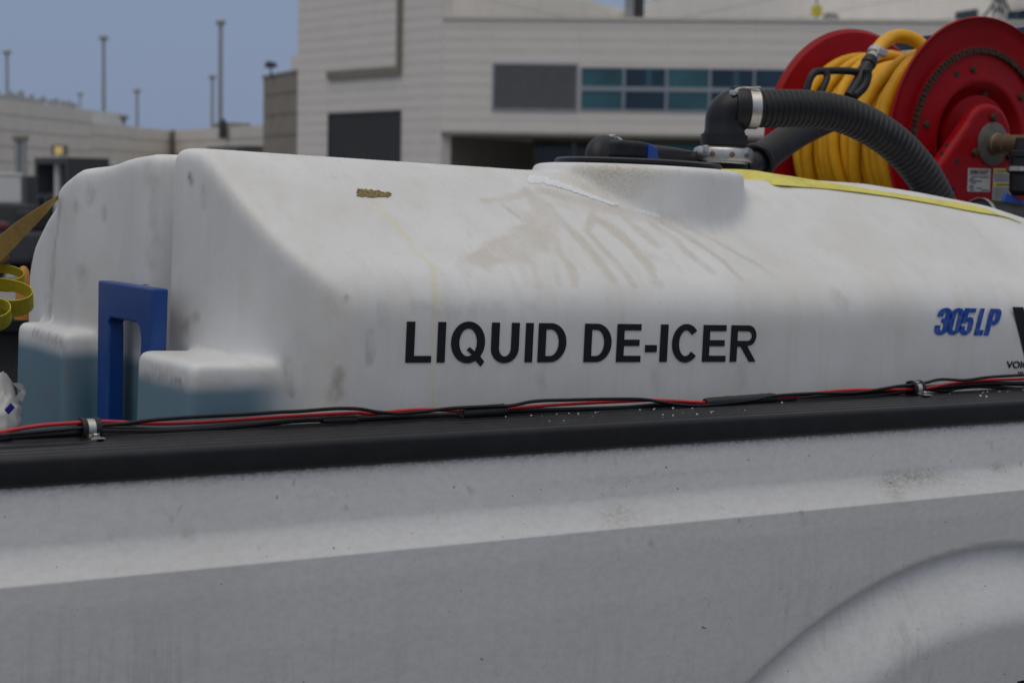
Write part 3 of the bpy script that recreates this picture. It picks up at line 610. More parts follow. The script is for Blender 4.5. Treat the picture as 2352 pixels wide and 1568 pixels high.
# ---- wiring harness along the rail
def wline(pts, Y): return [onY(x, y, Y) for x, y in pts]
def run(pts, Y):
    P = wline(pts, Y); a, b = P[0], P[-1]
    zr_ = lambda x: 1.4395 + tz(x)
    return [np.array([-.85, Y, zr_(-.85)]), np.array([.1, Y + .004, zr_(.1)])] + P + [np.array([b[0] + .5, Y, zr_(b[0] + .5) + .003]), np.array([4.6, Y, zr_(4.6)])]
har = empty('wiring_harness', onY(1100, 960, 2.77), 'taped bundle of red and black cables along the rail cap', 'cable')
red = [(-60, 1004), (0, 992.5), (51, 983), (102, 976), (171, 971), (206, 969), (240, 968), (273, 969), (324, 972), (402, 972), (500, 967), (600, 960), (689, 954.5), (813, 948), (855, 950), (921, 943), (980, 940), (1046, 943), (1110, 943), (1191, 936), (1270, 930), (1353, 925), (1440, 921), (1510, 919), (1619, 924), (1700, 921), (1779, 913.5), (1838, 908), (1904, 899), (1970, 895), (2036, 895), (2098, 894), (2125, 892), (2184, 881), (2250, 874), (2352, 870), (2460, 864)]
MB().tube(crom(run(red, 2.769), 6), .0033, 10).build('red_wire', M['wire_red'], har, True, angle=180)
blk = [(-60, 1012), (0, 1000), (85, 992), (181, 983), (229, 977), (290, 972), (342, 965), (402, 960), (480, 955), (560, 951), (640, 946), (689, 944), (772, 938), (826, 939), (868, 946), (921, 949), (980, 944), (1042, 937), (1125, 933), (1175, 931), (1229, 921), (1312, 918), (1415, 916), (1478, 917), (1519, 923), (1561, 929), (1615, 931), (1720, 920), (1779, 909), (1871, 903), (1970, 901), (2060, 887), (2090, 884), (2125, 879), (2162, 871), (2216, 873), (2270, 866), (2352, 861), (2460, 856)]
MB().tube(crom(run(blk, 2.760), 6), .0034, 10).build('black_wire', M['wire_black'], har, True, angle=180)
lowA = [(-60, 1010), (0, 1002), (85, 995), (181, 987), (229, 991), (402, 990), (550, 979), (689, 965), (813, 963), (938, 957), (1063, 953), (1166, 944), (1312, 940), (1436, 936), (1519, 929), (1602, 927), (1720, 917), (1779, 922), (1871, 912), (1953, 905), (2079, 891), (2125, 893), (2168, 897), (2201, 890), (2250, 887), (2300, 890), (2352, 893), (2460, 890)]
MB().tube(crom(run(lowA, 2.777), 6), .0048, 10).build('black_cable', M['wire_black'], har, True, angle=180)
lowB = [(-60, 1018), (0, 1009), (85, 1001), (181, 995), (229, 1000), (402, 1000), (550, 990), (689, 979), (855, 973), (1021, 964), (1166, 956), (1312, 950), (1436, 946), (1561, 940), (1665, 932), (1779, 926), (1871, 919), (1953, 914), (2019, 907), (2098, 896), (2125, 892), (2190, 886), (2260, 881), (2352, 880), (2460, 876)]
MB().tube(crom(run(lowB, 2.772), 6), .0050, 10).build('black_cable', M['wire_black'], har, True, angle=180)
thin = [(-60, 1006), (100, 994), (206, 984), (300, 983), (402, 984), (560, 972), (700, 961), (840, 956), (1000, 951), (1166, 947), (1330, 944), (1480, 936), (1620, 928), (1760, 921), (1900, 910), (2098, 890), (2168, 884), (2230, 879), (2352, 884), (2460, 880)]
MB().tube(crom(run(thin, 2.784), 6), .0030, 8).build('black_wire', M['wire_black'], har, True, angle=180)
def wrap(pts, Y, r):
    c = crom(wline(pts, Y), 8); rr = [r * (.86 if i in (0, len(c) - 1) else 1.0) * (1 + .10 * mnoise.noise(Vector((i * .9, r * 100, 3)))) for i in range(len(c))]
    return MB().tube(c, rr, 14).build('tape_wrap', M['tape'], har, True, angle=60)
wrap([(1060, 949), (1110, 945), (1162, 941)], 2.771, .0125); wrap([(1619, 925), (1700, 919), (1779, 913)], 2.768, .0105); wrap([(1779, 918), (1800, 916), (1826, 914)], 2.774, .008); wrap([(739, 966), (780, 964), (818, 963)], 2.776, .0085)
MB().ribbon(wline([(1060, 938), (1052, 944), (1046, 946)], 2.752), wline([(1066, 960), (1060, 958), (1056, 956)], 2.752), .0006).build('tape_tail', M['tape'], har)

def clamp(px, py, r, lab):
    c = onY(px, py, 2.769); e = empty('cable_clamp', (c[0], c[1], c[2] - r), lab, 'clamp', 'cushioned clamps holding the harness')
    ax = (1, 0, SLOPE)
    MB().lathe([(r - .003, -.0155), (r + .001, -.0155), (r + .0015, -.012), (r + .001, -.0075), (r - .0012, -.0068), (r - .0012, .0068), (r + .001, .0075), (r + .0015, .012), (r + .001, .0155), (r - .003, .0155)], c, ax, 36, close=True).build('rubber_cushion', M['rubber'], e, True)
    MB().lathe([(r - .0010, -.0062), (r - .0002, -.0062), (r - .0002, .0062), (r - .0010, .0062)], c, ax, 36, close=True).build('steel_band', M['steel'], e, True)
    t = 1.4350 + tz(c[0])
    MB().box((c[0] - .011, c[1] - .040, t), (c[0] + .013, c[1] - .010, t + .0022)).build('foot', M['steel'], e, bevel=.0008)
    b = (c[0] + .001, c[1] - .028, t + .0022); MB().lathe([(.0085, 0), (.0085, .0014), (0, .0014)], b, (0, 0, 1), 20).build('washer', M['steel'], e, True)
    MB().lathe([(.0058, .0014), (.0058, .0052), (.0048, .0062), (0, .0062)], b, (0, 0, 1), 6).build('bolt', M['steel'], e)
clamp(206, 985, .0172, 'cushioned steel band clamp nearest the blue liquid, left end of harness')
clamp(2102, 893, .0178, 'cushioned band clamp under the blue 305 LP lettering')

# grains of salt on the rail cap
sg_ = MB(); random.seed(3)
for k in range(46):
    px = random.choice([random.gauss(1560, 90), random.uniform(1140, 1760), random.gauss(2310, 60)]); yy = random.uniform(2.655, 2.75) if random.random() < .35 else random.uniform(2.735, 2.752)
    x = float(onY(px, 940, yy)[0]); s = abs(random.gauss(.0004, .0008)) + .0004; t = rz(yy) + .0027 + tz(x)
    sg_.obox((x, yy, t + s * .6), (s, random.uniform(-.5, .5) * s, 0), (random.uniform(-.5, .5) * s, s * .9, .2 * s), (.2 * s, 0, s * .8))
tag(sg_.build('salt_grains', M['salt']), 'white salt grains scattered along the cables on the rail cap', 'salt', kind='stuff')

# ---- things lying in the bed at the left edge
bag = MB(); c = onY(-14, 972, 3.7); nb, mbn = 36, 28
for i in range(mbn + 1):
    th_ = math.pi * i / mbn
    for k in range(nb):
        ph = 2 * math.pi * k / nb; d = Vector((math.sin(th_) * math.cos(ph), math.sin(th_) * math.sin(ph), math.cos(th_)))
        r = 1 + .22 * abs(mnoise.noise(d * 2.3)) - .14 * abs(mnoise.noise(d * 5.3 + Vector((3, 0, 0)))); lift = .06 * max(0, d.z) ** 3 * (1 if ph < 2 else .3)
        bag.v.append((c[0] + d.x * .052 * r + max(0, d.z) * .018, c[1] + d.y * .06 * r, c[2] - .02 + (d.z * .07 * r if d.z > 0 else d.z * (c[2] - .02 - .872)) + lift))
for i in range(mbn):
    for k in range(nb): bag.f.append((i * nb + k, i * nb + (k + 1) % nb, (i + 1) * nb + (k + 1) % nb, (i + 1) * nb + k))
bo = bag.build('plastic_bag', M['bag'], None, True, angle=180); tag(bo, 'crumpled white plastic bag tucked beside the tank below the straps', 'bag')
tail = crom([onY(30, 915, 3.69), onY(44, 903, 3.69), onY(52, 890, 3.70), onY(45, 880, 3.70), onY(27, 879, 3.70)], 5); tail2 = [p + np.array([.008, 0, -.012 + .004 * math.sin(i)]) for i, p in enumerate(tail)]
t_ = MB().ribbon(tail, tail2, .0008).build('bag_corner', M['bag'], bo)
pr_ = onY(22, 938, 3.622); MB().obox((pr_[0], pr_[1], pr_[2]), (.007, .003, .006), (-.001, .0006, .0), (-.004, 0, .005)).build('printed_mark', M['bag_ink'], bo)

up_e = crom([onY(-50, 572, 3.66), onY(0, 541, 3.70), onY(44, 506, 3.76), onY(80.6, 482, 3.80), onY(117, 459, 3.85), onY(137, 446, 3.88), onY(150, 437, 3.92)], 6)
lo_e = crom([onY(-50, 640, 3.64), onY(0, 600, 3.68), onY(28, 574, 3.72), onY(66, 533.5, 3.77), onY(95, 503, 3.81), onY(129, 463, 3.86), onY(146, 443, 3.92)], 6)
_du = up_e[0] - up_e[6]; _dl = lo_e[0] - lo_e[6]; _k = (lo_e[0][2] - .90) / max(1e-6, -_dl[2]); up_e = [up_e[0] + _dl * _k + (up_e[0] - lo_e[0]) * 0] + up_e; lo_e = [lo_e[0] + _dl * _k] + lo_e
tag(MB().ribbon(up_e, lo_e, .0025).build('tie_down_strap', M['strap_dirty'], None, True, angle=60), 'brown dirty webbing strap stretched from the tank shoulder to the left', 'strap')
lp = empty('strap_bundle', onY(10, 700, 3.7), 'bundle of yellow webbing loops hanging at the left edge', 'strap')
def loop(px, py, a, b, h, tilt, Y):
    c = onY(px, py, Y); A, B = [], []
    for k in range(49):
        an = 2 * math.pi * k / 48; x = a * math.cos(an) * (1 + .12 * math.sin(an)); yv = b * math.sin(an); hh = h * (1 - .18 * math.sin(an))
        A.append(c + np.array([x * .92, yv * .8 - x * .4, tilt * x + .62 * yv])); B.append(A[-1] + np.array([.2 * hh, .5 * hh, -.85 * hh]))
    MB().ribbon(A, B, .0022).build('loop', M['strap_loop'], lp, True, angle=60)
loop(5, 625, .046, .026, .026, -.03, 3.76); loop(8, 664, .060, .036, .036, -.06, 3.70); loop(-16, 706, .036, .030, .030, .1, 3.66)
cc = onY(22, 612, 3.78); MB().obox((cc[0] - .03, cc[1], cc[2] + .02), (.022, 0, .012), (0, .02, 0), (-.006, 0, .016)).build('ratchet', M['strap_dirty'], lp, bevel=.006)
q = onY(54, 640, 4.3); tag(MB().lathe([(.022, -.07), (.018, .02), (.013, .05), (.006, .06), (0, .062)], (q[0], q[1], q[2]-.03), (0, 0, 1), 20).build('orange_cone_top', M['orange'], None, True), 'orange cone top showing between yellow loops and tank', 'cone')
# ================================================================== the tank
TH = 0.034; TO = np.array([2.0, 2.87, 1.5])
ex, ey, ez = np.array([math.cos(TH), 0, -math.sin(TH)]), np.array([0, 1.0, 0]), np.array([math.sin(TH), 0, math.cos(TH)])
TM = np.stack([ex, ey, ez])
tloc = lambda P: TM @ (np.array(P) - TO)
twor = lambda l: TO + np.array(l) @ TM
CL = TM @ (CAM - TO)
def tray(x, y, ax, val): d = TM @ ray(x, y); return CL + d * ((val - CL[ax]) / d[ax])
tank = empty('liquid_tank', TO, 'white plastic tank lettered LIQUID DE-ICER strapped in the truck bed', 'tank', rot=(0, TH, 0))

def poly_sd(P, X, Y):
    P = np.array(P, float); n = len(P); d = np.full(X.shape, 1e9); ins = np.zeros(X.shape, bool)
    for i in range(n):
        a, b = P[i], P[(i + 1) % n]; e = b - a; wx, wy = X - a[0], Y - a[1]
        t = np.clip((wx * e[0] + wy * e[1]) / (e @ e), 0, 1); d = np.minimum(d, np.hypot(wx - e[0] * t, wy - e[1] * t))
        c = ((a[1] > Y) != (b[1] > Y)); 
        with np.errstate(divide='ignore', invalid='ignore'): xi = a[0] + (Y - a[1]) / (b[1] - a[1] + 1e-30) * e[0]
        ins ^= c & (X < xi)
    return np.where(ins, -d, d)
H = .0072
gx_, gy_, gz_ = np.arange(-.88, 1.84, H), np.arange(-.09, 1.36, H), np.arange(-.69, .53, H)
PROF = [(0, -.63), (0, .100), (.004, .128), (.016, .153), (.036, .176), (.06, .1945), (.33, .372), (.385, .399), (.45, .403), (.53, .397), (.62, .390), (.72, .383), (.86, .362), (.97, .333), (1.06, .298), (1.15, .247), (1.235, .18), (1.265, .12), (1.265, -.63)]
PLAN = [(-.548, 0), (-.600, .05), (-.640, .13), (-.668, .24), (-.691, .38), (-.705, .47), (-.692, .497), (-.61, .51), (-.61, .555), (-.712, .578), (-.722, .80), (-.735, .83), (-.768, .855), (-.768, 1.01), (-.744, 1.04), (-.752, 1.275), (1.55, 1.275), (1.74, 1.0), (1.74, .2), (1.50, 0)]
def smin(a, b, k): h = np.clip(.5 + .5 * (b - a) / k, 0, 1); return b + (a - b) * h - k * h * (1 - h)
YY2, ZZ2 = np.meshgrid(gy_, gz_, indexing='ij')
V = np.empty((len(gx_), len(gy_), len(gz_)), np.float32); dz_prev = None
for i, x in enumerate(gx_):
    dz = np.interp(x, [-1, .55, .9, 1.1, 1.28, 1.52, 1.78], [0, 0, .022, .022, .010, -.012, -.060])
    if dz != dz_prev: D2 = poly_sd(PROF, YY2, ZZ2 - dz * np.clip((ZZ2 + .05) / .4, 0, 1)); dz_prev = dz
    V[i] = D2
X2, Y2 = np.meshgrid(gx_, gy_, indexing='ij')
V = np.maximum(V, poly_sd(PLAN, X2, Y2)[:, :, None].astype(np.float32))
G = (gx_[:, None, None], gy_[None, :, None], gz_[None, None, :])
def boxsd(lo, hi):
    q = [np.abs(g - (a + b) / 2) - (b - a) / 2 for g, a, b in zip(G, lo, hi)]
    return (np.sqrt(sum(np.maximum(k, 0) ** 2 for k in q)) + np.minimum(np.maximum(np.maximum(q[0], q[1]), q[2]), 0)).astype(np.float32)
V = np.maximum(V, -boxsd((.20, .52, .372), (.62, 1.4, .6)))          # strap well beside the neck
V = np.maximum(V, -boxsd((-.55, -.2, -.30), (2.2, -.0045, -.235)))     # moulded rib low on the side
def blur(A, r):
    k = 2 * r + 1
    for ax in range(3):
        pad = [(0, 0)] * 3; pad[ax] = (r + 1, r); B = np.cumsum(np.pad(A, pad, mode='edge'), axis=ax, dtype=np.float32)
        n = A.shape[ax]; sl = lambda a, b: tuple(slice(a, b) if q == ax else slice(None) for q in range(3))
        A = (B[sl(k, k + n)] - B[sl(0, n)]) / k
    return A
V = blur(blur(blur(V, 2), 1), 1)
V = smin(V, boxsd((-.784, .120, -.63), (-.45, .366, -.012)) - .018, .016)
V = smin(V, boxsd((-.787, .828, -.63), (-.45, 1.135, -.012)) - .018, .016)
NC, NR, NT = (.425, .455), .252, .425                                    # filler neck
rad = np.hypot(G[0] - NC[0], G[1] - NC[1]); taper = NR - (G[2] - .3) * .06
a_, b_ = rad - taper, np.abs(G[2] - .2) - (NT - .2); rr_ = .016
neck = np.minimum(np.maximum(a_, b_), -rr_) + np.sqrt(np.maximum(a_ + rr_, 0) ** 2 + np.maximum(b_ + rr_, 0) ** 2)
V = smin(V, neck.astype(np.float32), .02); del neck, a_, b_, rad

def surface_nets(V):
    nx, ny, nz = V.shape; neg = V < 0
    c = neg[:-1, :-1, :-1].astype(np.int8); cnt = np.zeros(c.shape, np.int8)
    for dx in (0, 1):
        for dy in (0, 1):
            for dz in (0, 1): cnt += neg[dx:nx - 1 + dx, dy:ny - 1 + dy, dz:nz - 1 + dz]
    act = np.argwhere((cnt > 0) & (cnt < 8)); idx = np.full(c.shape, -1, np.int32); idx[tuple(act.T)] = np.arange(len(act))
    S = np.zeros((len(act), 3)); K = np.zeros(len(act))
    co = [(i, j, k) for i in (0, 1) for j in (0, 1) for k in (0, 1)]
    for p in range(8):
        for q in range(p + 1, 8):
            if sum(abs(np.array(co[p]) - np.array(co[q]))) != 1: continue
            a = V[tuple((act + co[p]).T)]; b = V[tuple((act + co[q]).T)]; m = (a < 0) != (b < 0)
            t = np.where(m, a / (a - b + 1e-20), 0)[:, None]; pt = np.array(co[p]) + (np.array(co[q]) - np.array(co[p])) * t
            S += np.where(m[:, None], pt, 0); K += m
    verts = act + S / K[:, None]; quads = []
    for ax in range(3):
        sl0 = tuple(slice(0, -1) if q == ax else slice(1, -1) for q in range(3)); sl1 = tuple(slice(1, None) if q == ax else slice(1, -1) for q in range(3))
        ch = neg[sl0] != neg[sl1]; e = np.argwhere(ch) + np.array([0 if q == ax else 1 for q in range(3)]); o1, o2 = [q for q in range(3) if q != ax]
        def cell(d1, d2): w = e.copy(); w[:, o1] -= d1; w[:, o2] -= d2; return idx[tuple(w.T)]
        Q = np.stack([cell(1, 1), cell(0, 1), cell(0, 0), cell(1, 0)], 1); fl = neg[tuple(e.T)]
        if ax == 1: fl = ~fl
        Q[~fl] = Q[~fl][:, ::-1]; quads.append(Q[(Q >= 0).all(1)])
    return verts, np.concatenate(quads)
tv, tq = surface_nets(V); tv = np.array([gx_[0], gy_[0], gz_[0]]) + tv * H; del V
# relax the grid a little so the moulded surface reads smooth
ed = np.concatenate([tq[:, [0, 1]], tq[:, [1, 2]], tq[:, [2, 3]], tq[:, [3, 0]]])
deg = np.bincount(ed.ravel(), minlength=len(tv)).astype(float)
for it in range(4):
    acc = np.zeros_like(tv)
    for a in range(3): acc[:, a] = np.bincount(ed[:, 0], tv[ed[:, 1], a], len(tv)) + np.bincount(ed[:, 1], tv[ed[:, 0], a], len(tv))
    tv = tv * .5 + .5 * acc / deg[:, None]
bvh = BVHTree.FromPolygons([tuple(p) for p in tv], [tuple(map(int, q)) for q in tq])
def hit(px, py):
    d = TM @ ray(px, py); r = bvh.ray_cast(Vector(CL), Vector(d).normalized()); return (np.array(r[0]), np.array(r[1])) if r[0] is not None else (None, None)
# ---- traced stains and groove shading (pixel polylines of a zoomed view -> points on the real surface)
def z8(p): return ((1300 + p[0] / 1.238) / 1.7415, (600 + p[1] / 1.238) / 1.7415)
def stroke(out, pts, w, a, conv=None):
    P = []
    for i in range(len(pts) - 1):
        n = max(2, int(math.hypot(pts[i + 1][0] - pts[i][0], pts[i + 1][1] - pts[i][1]) / 8))
        for k in range(n): t = k / n; P.append((pts[i][0] + (pts[i + 1][0] - pts[i][0]) * t, pts[i][1] + (pts[i + 1][1] - pts[i][1]) * t))
    P.append(pts[-1]); Q = []
    for p in P:
        h, _ = hit(*(conv(p) if conv else p))
        if h is not None: Q.append(h)
    if not Q: return
    Q = np.array(Q); lo, hi = Q.min(0) - 3 * w, Q.max(0) + 3 * w
    m = np.where(((tv > lo) & (tv < hi)).all(1))[0]; d = np.full(len(m), 9.0)
    for q in Q: d = np.minimum(d, np.linalg.norm(tv[m] - q, axis=1))
    wv_ = w * (1 + .3 * wob[m]); t_ = np.clip((1.9 - d / wv_) / 1.5, 0, 1)
    out[m] = np.maximum(out[m], a * (.88 + .2 * wob2[m]) * t_ * t_ * (3 - 2 * t_))
def vnoise(sc, seed):
    r2 = np.random.default_rng(seed); o = np.zeros(len(tv))
    for k in range(14): kv = r2.normal(size=3) * sc; o += np.sin(tv @ kv + r2.uniform(0, 6.3))
    return np.clip(o / 4.0, -1, 1)
wob, wob2 = vnoise(70, 1), vnoise(35, 2)
SB, SY, SD, SA = (np.zeros(len(tv)) for _ in range(4))
for pts, w, a in ([(1000, 205), (1060, 260), (1055, 330), (1000, 400), (860, 465), (730, 540)], .018, .9), ([(1060, 270), (1060, 380), (1000, 470), (900, 520), (780, 545)], .026, .85), ([(1080, 300), (1110, 380), (1060, 470), (960, 530)], .022, .85), \
        ([(700, 540), (690, 590)], .02, .5), ([(780, 252), (900, 245), (1000, 215), (1100, 205)], .010, .7), ([(880, 270), (940, 320), (985, 355)], .007, .8), ([(1110, 270), (1170, 350), (1260, 440), (1340, 530), (1420, 640)], .011, .85), ([(1330, 300), (1300, 400), (1370, 480), (1450, 560), (1530, 670)], .009, .8), \
        ([(1330, 330), (1430, 390), (1510, 470), (1590, 560), (1650, 660)], .014, .9), ([(1490, 340), (1560, 400), (1640, 470)], .012, .7), ([(1600, 355), (1720, 430), (1810, 520), (1910, 600)], .011, .85), ([(1640, 345), (1800, 430), (1960, 540), (2060, 640)], .010, .85), ([(1700, 335), (1850, 410), (2000, 490), (2150, 570), (2220, 625)], .008, .8), \
        ([(1140, 440), (1160, 510), (1220, 580), (1240, 670)], .010, .75), ([(1030, 550), (1050, 670)], .009, .6), ([(960, 550), (1000, 660)], .009, .55), ([(1130, 560), (1160, 660)], .009, .55), ([(880, 540), (930, 650)], .008, .45), ([(1700, 520), (1760, 600)], .01, .5), ([(1520, 480), (1700, 560)], .014, .5), \
        ([(1080, 205), (1300, 262), (1550, 322), (1750, 335)], .012, .75), ([(1140, 225), (1400, 300), (1600, 350)], .012, .7), ([(1160, 270), (1200, 285)], .012, .5):
    stroke(SB, pts, w, a, z8)
for pts, w, a in ([(1250, 100), (1400, 105), (1560, 110)], .020, .75), ([(1230, 140), (1400, 150), (1540, 140)], .024, .55), ([(1400, 200), (1500, 190), (1580, 150)], .02, .5), ([(1590, 105), (1750, 110)], .008, .35), ([(1160, 120), (1240, 110)], .012, .35): stroke(SA, pts, w, a, z8)
for pts, w, a in ([(250, 265), (330, 340), (400, 430), (460, 510), (520, 560), (540, 600), (543, 660), (541, 742)], .0062, .85), ([(300, 320), (340, 350)], .009, .8), ([(430, 490), (480, 530)], .009, .8): stroke(SY, pts, w, a, z8)
stroke(SY, [(997, 680), (998, 720), (993, 800), (994, 880), (996, 932)], .0052, .8)
for pts, w, a in ([(436, 405), (440, 416)], .006, 1), ([(465, 425), (470, 470)], .007, .45), ([(848, 765), (850, 800), (848, 830)], .007, .55), ([(420, 750), (440, 735), (452, 726)], .009, .6), ([(425, 755), (428, 760)], .006, .8), ([(668, 895), (672, 905)], .006, .8), ([(660, 830), (664, 880)], .010, .4), ([(772, 905), (776, 870), (778, 850)], .010, .6), \
        ([(690, 790), (700, 830)], .02, .12), ([(360, 800), (420, 840), (470, 868)], .006, .0), ([(335, 862), (375, 868), (412, 880), (418, 895)], .008, .75), ([(350, 845), (398, 865)], .006, .5), ([(78, 760), (110, 775), (138, 790)], .010, .6), ([(148, 800), (150, 830), (150, 870)], .009, .6), ([(90, 900), (110, 905)], .018, .4), \
        ([(175, 475), (180, 482)], .012, .5), ([(238, 480), (239, 500)], .008, .5), ([(205, 445), (206, 460)], .010, .35), ([(345, 380), (350, 470), (345, 600)], .014, .25), ([(185, 620), (188, 660)], .01, .3), ([(140, 465), (128, 560), (112, 730)], .012, .55), ([(108, 690), (104, 735)], .012, .5), ([(795, 680), (797, 684)], .004, .8), ([(875, 700), (880, 730)], .012, .3), ([(950, 700), (1060, 712), (1150, 705)], .012, .22), ([(1210, 700), (1222, 704)], .010, .3), ([(1925, 680), (1935, 690)], .016, .3), ([(1240, 860), (1245, 885)], .006, .4), ([(1700, 850), (1705, 880)], .014, .2), ([(1500, 855), (1510, 890)], .012, .2):  # the long stroke down the strap groove paints the groove's dark shading
    stroke(SD, pts, w, a)
stroke(SB, [(455, 788), (520, 805), (590, 848), (640, 885), (665, 905)], .006, .55); stroke(SB, [(770, 690), (780, 760), (780, 850), (772, 920)], .026, .55); stroke(SB, [(510, 440), (560, 480), (640, 560)], .012, .3); stroke(SB, [(1100, 890), (1110, 930)], .02, .3)
stroke(SB, [(430, 875), (500, 885), (525, 880)], .012, .5); stroke(SB, [(160, 745), (220, 760)], .02, .25)
me = bpy.data.meshes.new('shell'); me.vertices.add(len(tv)); me.vertices.foreach_set('co', tv.astype(np.float32).ravel())
me.loops.add(tq.size); me.loops.foreach_set('vertex_index', tq.astype(np.int32).ravel()); me.polygons.add(len(tq)); me.polygons.foreach_set('loop_start', np.arange(0, tq.size, 4, dtype=np.int32))
me.update(calc_edges=True); me.validate()
ca = me.attributes.new('stain_shade', 'FLOAT_COLOR', 'POINT'); ca.data.foreach_set('color', np.stack([SB, SY, SD, SA], 1).astype(np.float32).ravel())
me.materials.append(M['tank']); me.shade_smooth(); shell = bpy.data.objects.new('shell', me); COL.objects.link(shell); attach(shell, tank, True)
if sum(p.normal.y for p in me.polygons[:] if abs(p.center.y) < .004 and -.3 < p.center.x < 1) > 0: me.flip_normals()

# ---- lettering: outlines of bold capitals, unit cap height
def arc(cx, cy, rx, ry, a0, a1, n=14): return [(cx + rx * math.cos(math.radians(a0 + (a1 - a0) * k / n)), cy + ry * math.sin(math.radians(a0 + (a1 - a0) * k / n))) for k in range(n + 1)]
def letter(ch, w):
    t = .20 / w * .64 if False else .0
    s = .235                      # stem width in cap heights
    if ch == 'L': return [[(0, 0), (w, 0), (w, .165), (s, .165), (s, 1), (0, 1)]]
    if ch == 'I': return [[(0, 0), (w, 0), (w, 1), (0, 1)]]
    if ch == '-': return [[(0, .26), (w, .26), (w, .45), (0, .45)]]
    if ch == 'E': return [[(0, 0), (w, 0), (w, .165), (s, .165), (s, .425), (w * .93, .425), (w * .93, .59), (s, .59), (s, .835), (w * .98, .835), (w * .98, 1), (0, 1)]]
    if ch == 'U': return [[(0, 1), (0, .36)] + arc(w / 2, .36, w / 2, .38, 180, 360)[1:-1] + [(w, .36), (w, 1), (w - s, 1), (w - s, .36)] + arc(w / 2, .36, w / 2 - s, .21, 360, 180)[1:-1] + [(s, .36), (s, 1)]]
    if ch == 'D':
        r = w * .56; ri = r - s
        return [[(0, 0)] + arc(w - r, .5, r, .5, -90, 90, 20) + [(0, 1)], [(s, .16), (s, .84)] + arc(w - r, .5, ri, .34, 90, -90, 20)]
    if ch == 'C': return [arc(w * .52, .5, w * .52, .52, 40, 320, 30) + [(w * .52 + (w * .52) * .766 * .98, .5 - .52 * .64)] + [(w * .74, .27)] + arc(w * .52, .5, w * .52 - s, .345, 318, 42, 26) + [(w * .74, .73)]]
    if ch == 'Q': return [arc(w * .5, .5, w * .5, .52, -38, 292, 34) + [(w * .74, .045), (w * .90, -.10), (w * 1.0, .02), (w * .875, .15)], arc(w * .5, .5, w * .5 - s, .345, -48, -420, 30) + [(w * .60, .215), (w * .47, .31), (w * .55, .385), (w * .735, .255)]]
    if ch == 'R':
        r = .285
        return [[(0, 0), (s, 0), (s, .415), (w * .40, .415), (w * .76, 0), (w * 1.02, 0), (w * .66, .435)] + arc(w - r, 1 - r, r, r, -62, 90, 16) + [(0, 1)], [(s, .575), (s, .84)] + arc(w - r - .01, .7075, .135, .1325, 90, -90, 12)]
def curve_mesh(name, loops, depth):
    cu = bpy.data.curves.new(name, 'CURVE'); cu.dimensions = '2D'; cu.fill_mode = 'BOTH'; cu.extrude = depth
    for lp_ in loops:
        sp = cu.splines.new('POLY'); sp.points.add(len(lp_) - 1); sp.use_cyclic_u = True
        for i, p in enumerate(lp_): sp.points[i].co = (p[0], p[1], 0, 1)
    o = bpy.data.objects.new(name, cu); COL.objects.link(o); dg = bpy.context.evaluated_depsgraph_get(); m = bpy.data.meshes.new_from_object(o.evaluated_get(dg)); bpy.data.objects.remove(o); bpy.data.curves.remove(cu); return m
def text_mesh(name, body, size, offset=0., shear=0., depth=.0004, spacing=1.0):
    cu = bpy.data.curves.new(name, 'FONT'); cu.body = body; cu.size = size; cu.offset = offset; cu.shear = shear; cu.extrude = depth; cu.space_character = spacing; cu.fill_mode = 'BOTH'
    o = bpy.data.objects.new(name, cu); COL.objects.link(o); dg = bpy.context.evaluated_depsgraph_get(); m = bpy.data.meshes.new_from_object(o.evaluated_get(dg)); bpy.data.objects.remove(o); bpy.data.curves.remove(cu); return m
def put(me_, name, mat, parent, mw, loc=False):
    me_.name = name; me_.materials.clear(); me_.materials.append(mat); o = bpy.data.objects.new(name, me_); COL.objects.link(o); attach(o, parent, loc); o.matrix_basis = mw; return o
def fit(me_, x0, x1, z0, z1):
    co = np.empty(len(me_.vertices) * 3, np.float32); me_.vertices.foreach_get('co', co); co = co.reshape(-1, 3); lo, hi = co.min(0), co.max(0)
    co[:, 0] = x0 + (co[:, 0] - lo[0]) / (hi[0] - lo[0]) * (x1 - x0); co[:, 1] = z0 + (co[:, 1] - lo[1]) / (hi[1] - lo[1]) * (z1 - z0); me_.vertices.foreach_set('co', co.ravel()); me_.update(); return me_
FACE = Matrix(((1, 0, 0, 0), (0, 0, -1, -.0012), (0, 1, 0, 0), (0, 0, 0, 1)))            # curve XY -> tank XZ, facing -Y
zb0, zb1 = tray(1300, 832, 1, 0)[2], tray(1300, 742.5, 1, 0)[2]; zb0 = .0150; zb1 = tray(930, 738, 1, 0)[2]; CAPH = zb1 - zb0
txt = empty('lettering', (0, 0, 0)); attach(txt, tank, True)
spans = [('L', 170, 312), ('I', 344, 388), ('Q', 419, 607), ('U', 641, 795), ('I', 830, 872), ('D', 901, 1057), ('D', 1156, 1307), ('E', 1336, 1471), ('-', 1494, 1559), ('I', 1576, 1618), ('C', 1642, 1789), ('E', 1812, 1942), ('R', 1966, 2106)]
for ch, a, b in spans:
    x0 = tray((1500 + a / 1.3835) / 1.7415, 790, 1, 0)[0]; x1 = tray((1500 + b / 1.3835) / 1.7415, 790, 1, 0)[0]
    sc = .0 ; wl_ = (x1 - x0) / CAPH
    m_ = curve_mesh('letter', [[(x0 + p[0] * CAPH, zb0 + p[1] * CAPH) for p in lp_] for lp_ in letter(ch, wl_)], .0004)
    put(m_, 'letter', M['ink'], txt, FACE, True)
za, zc = tray(2180, 769, 1, 0)[2], tray(2250, 708, 1, 0)[2]
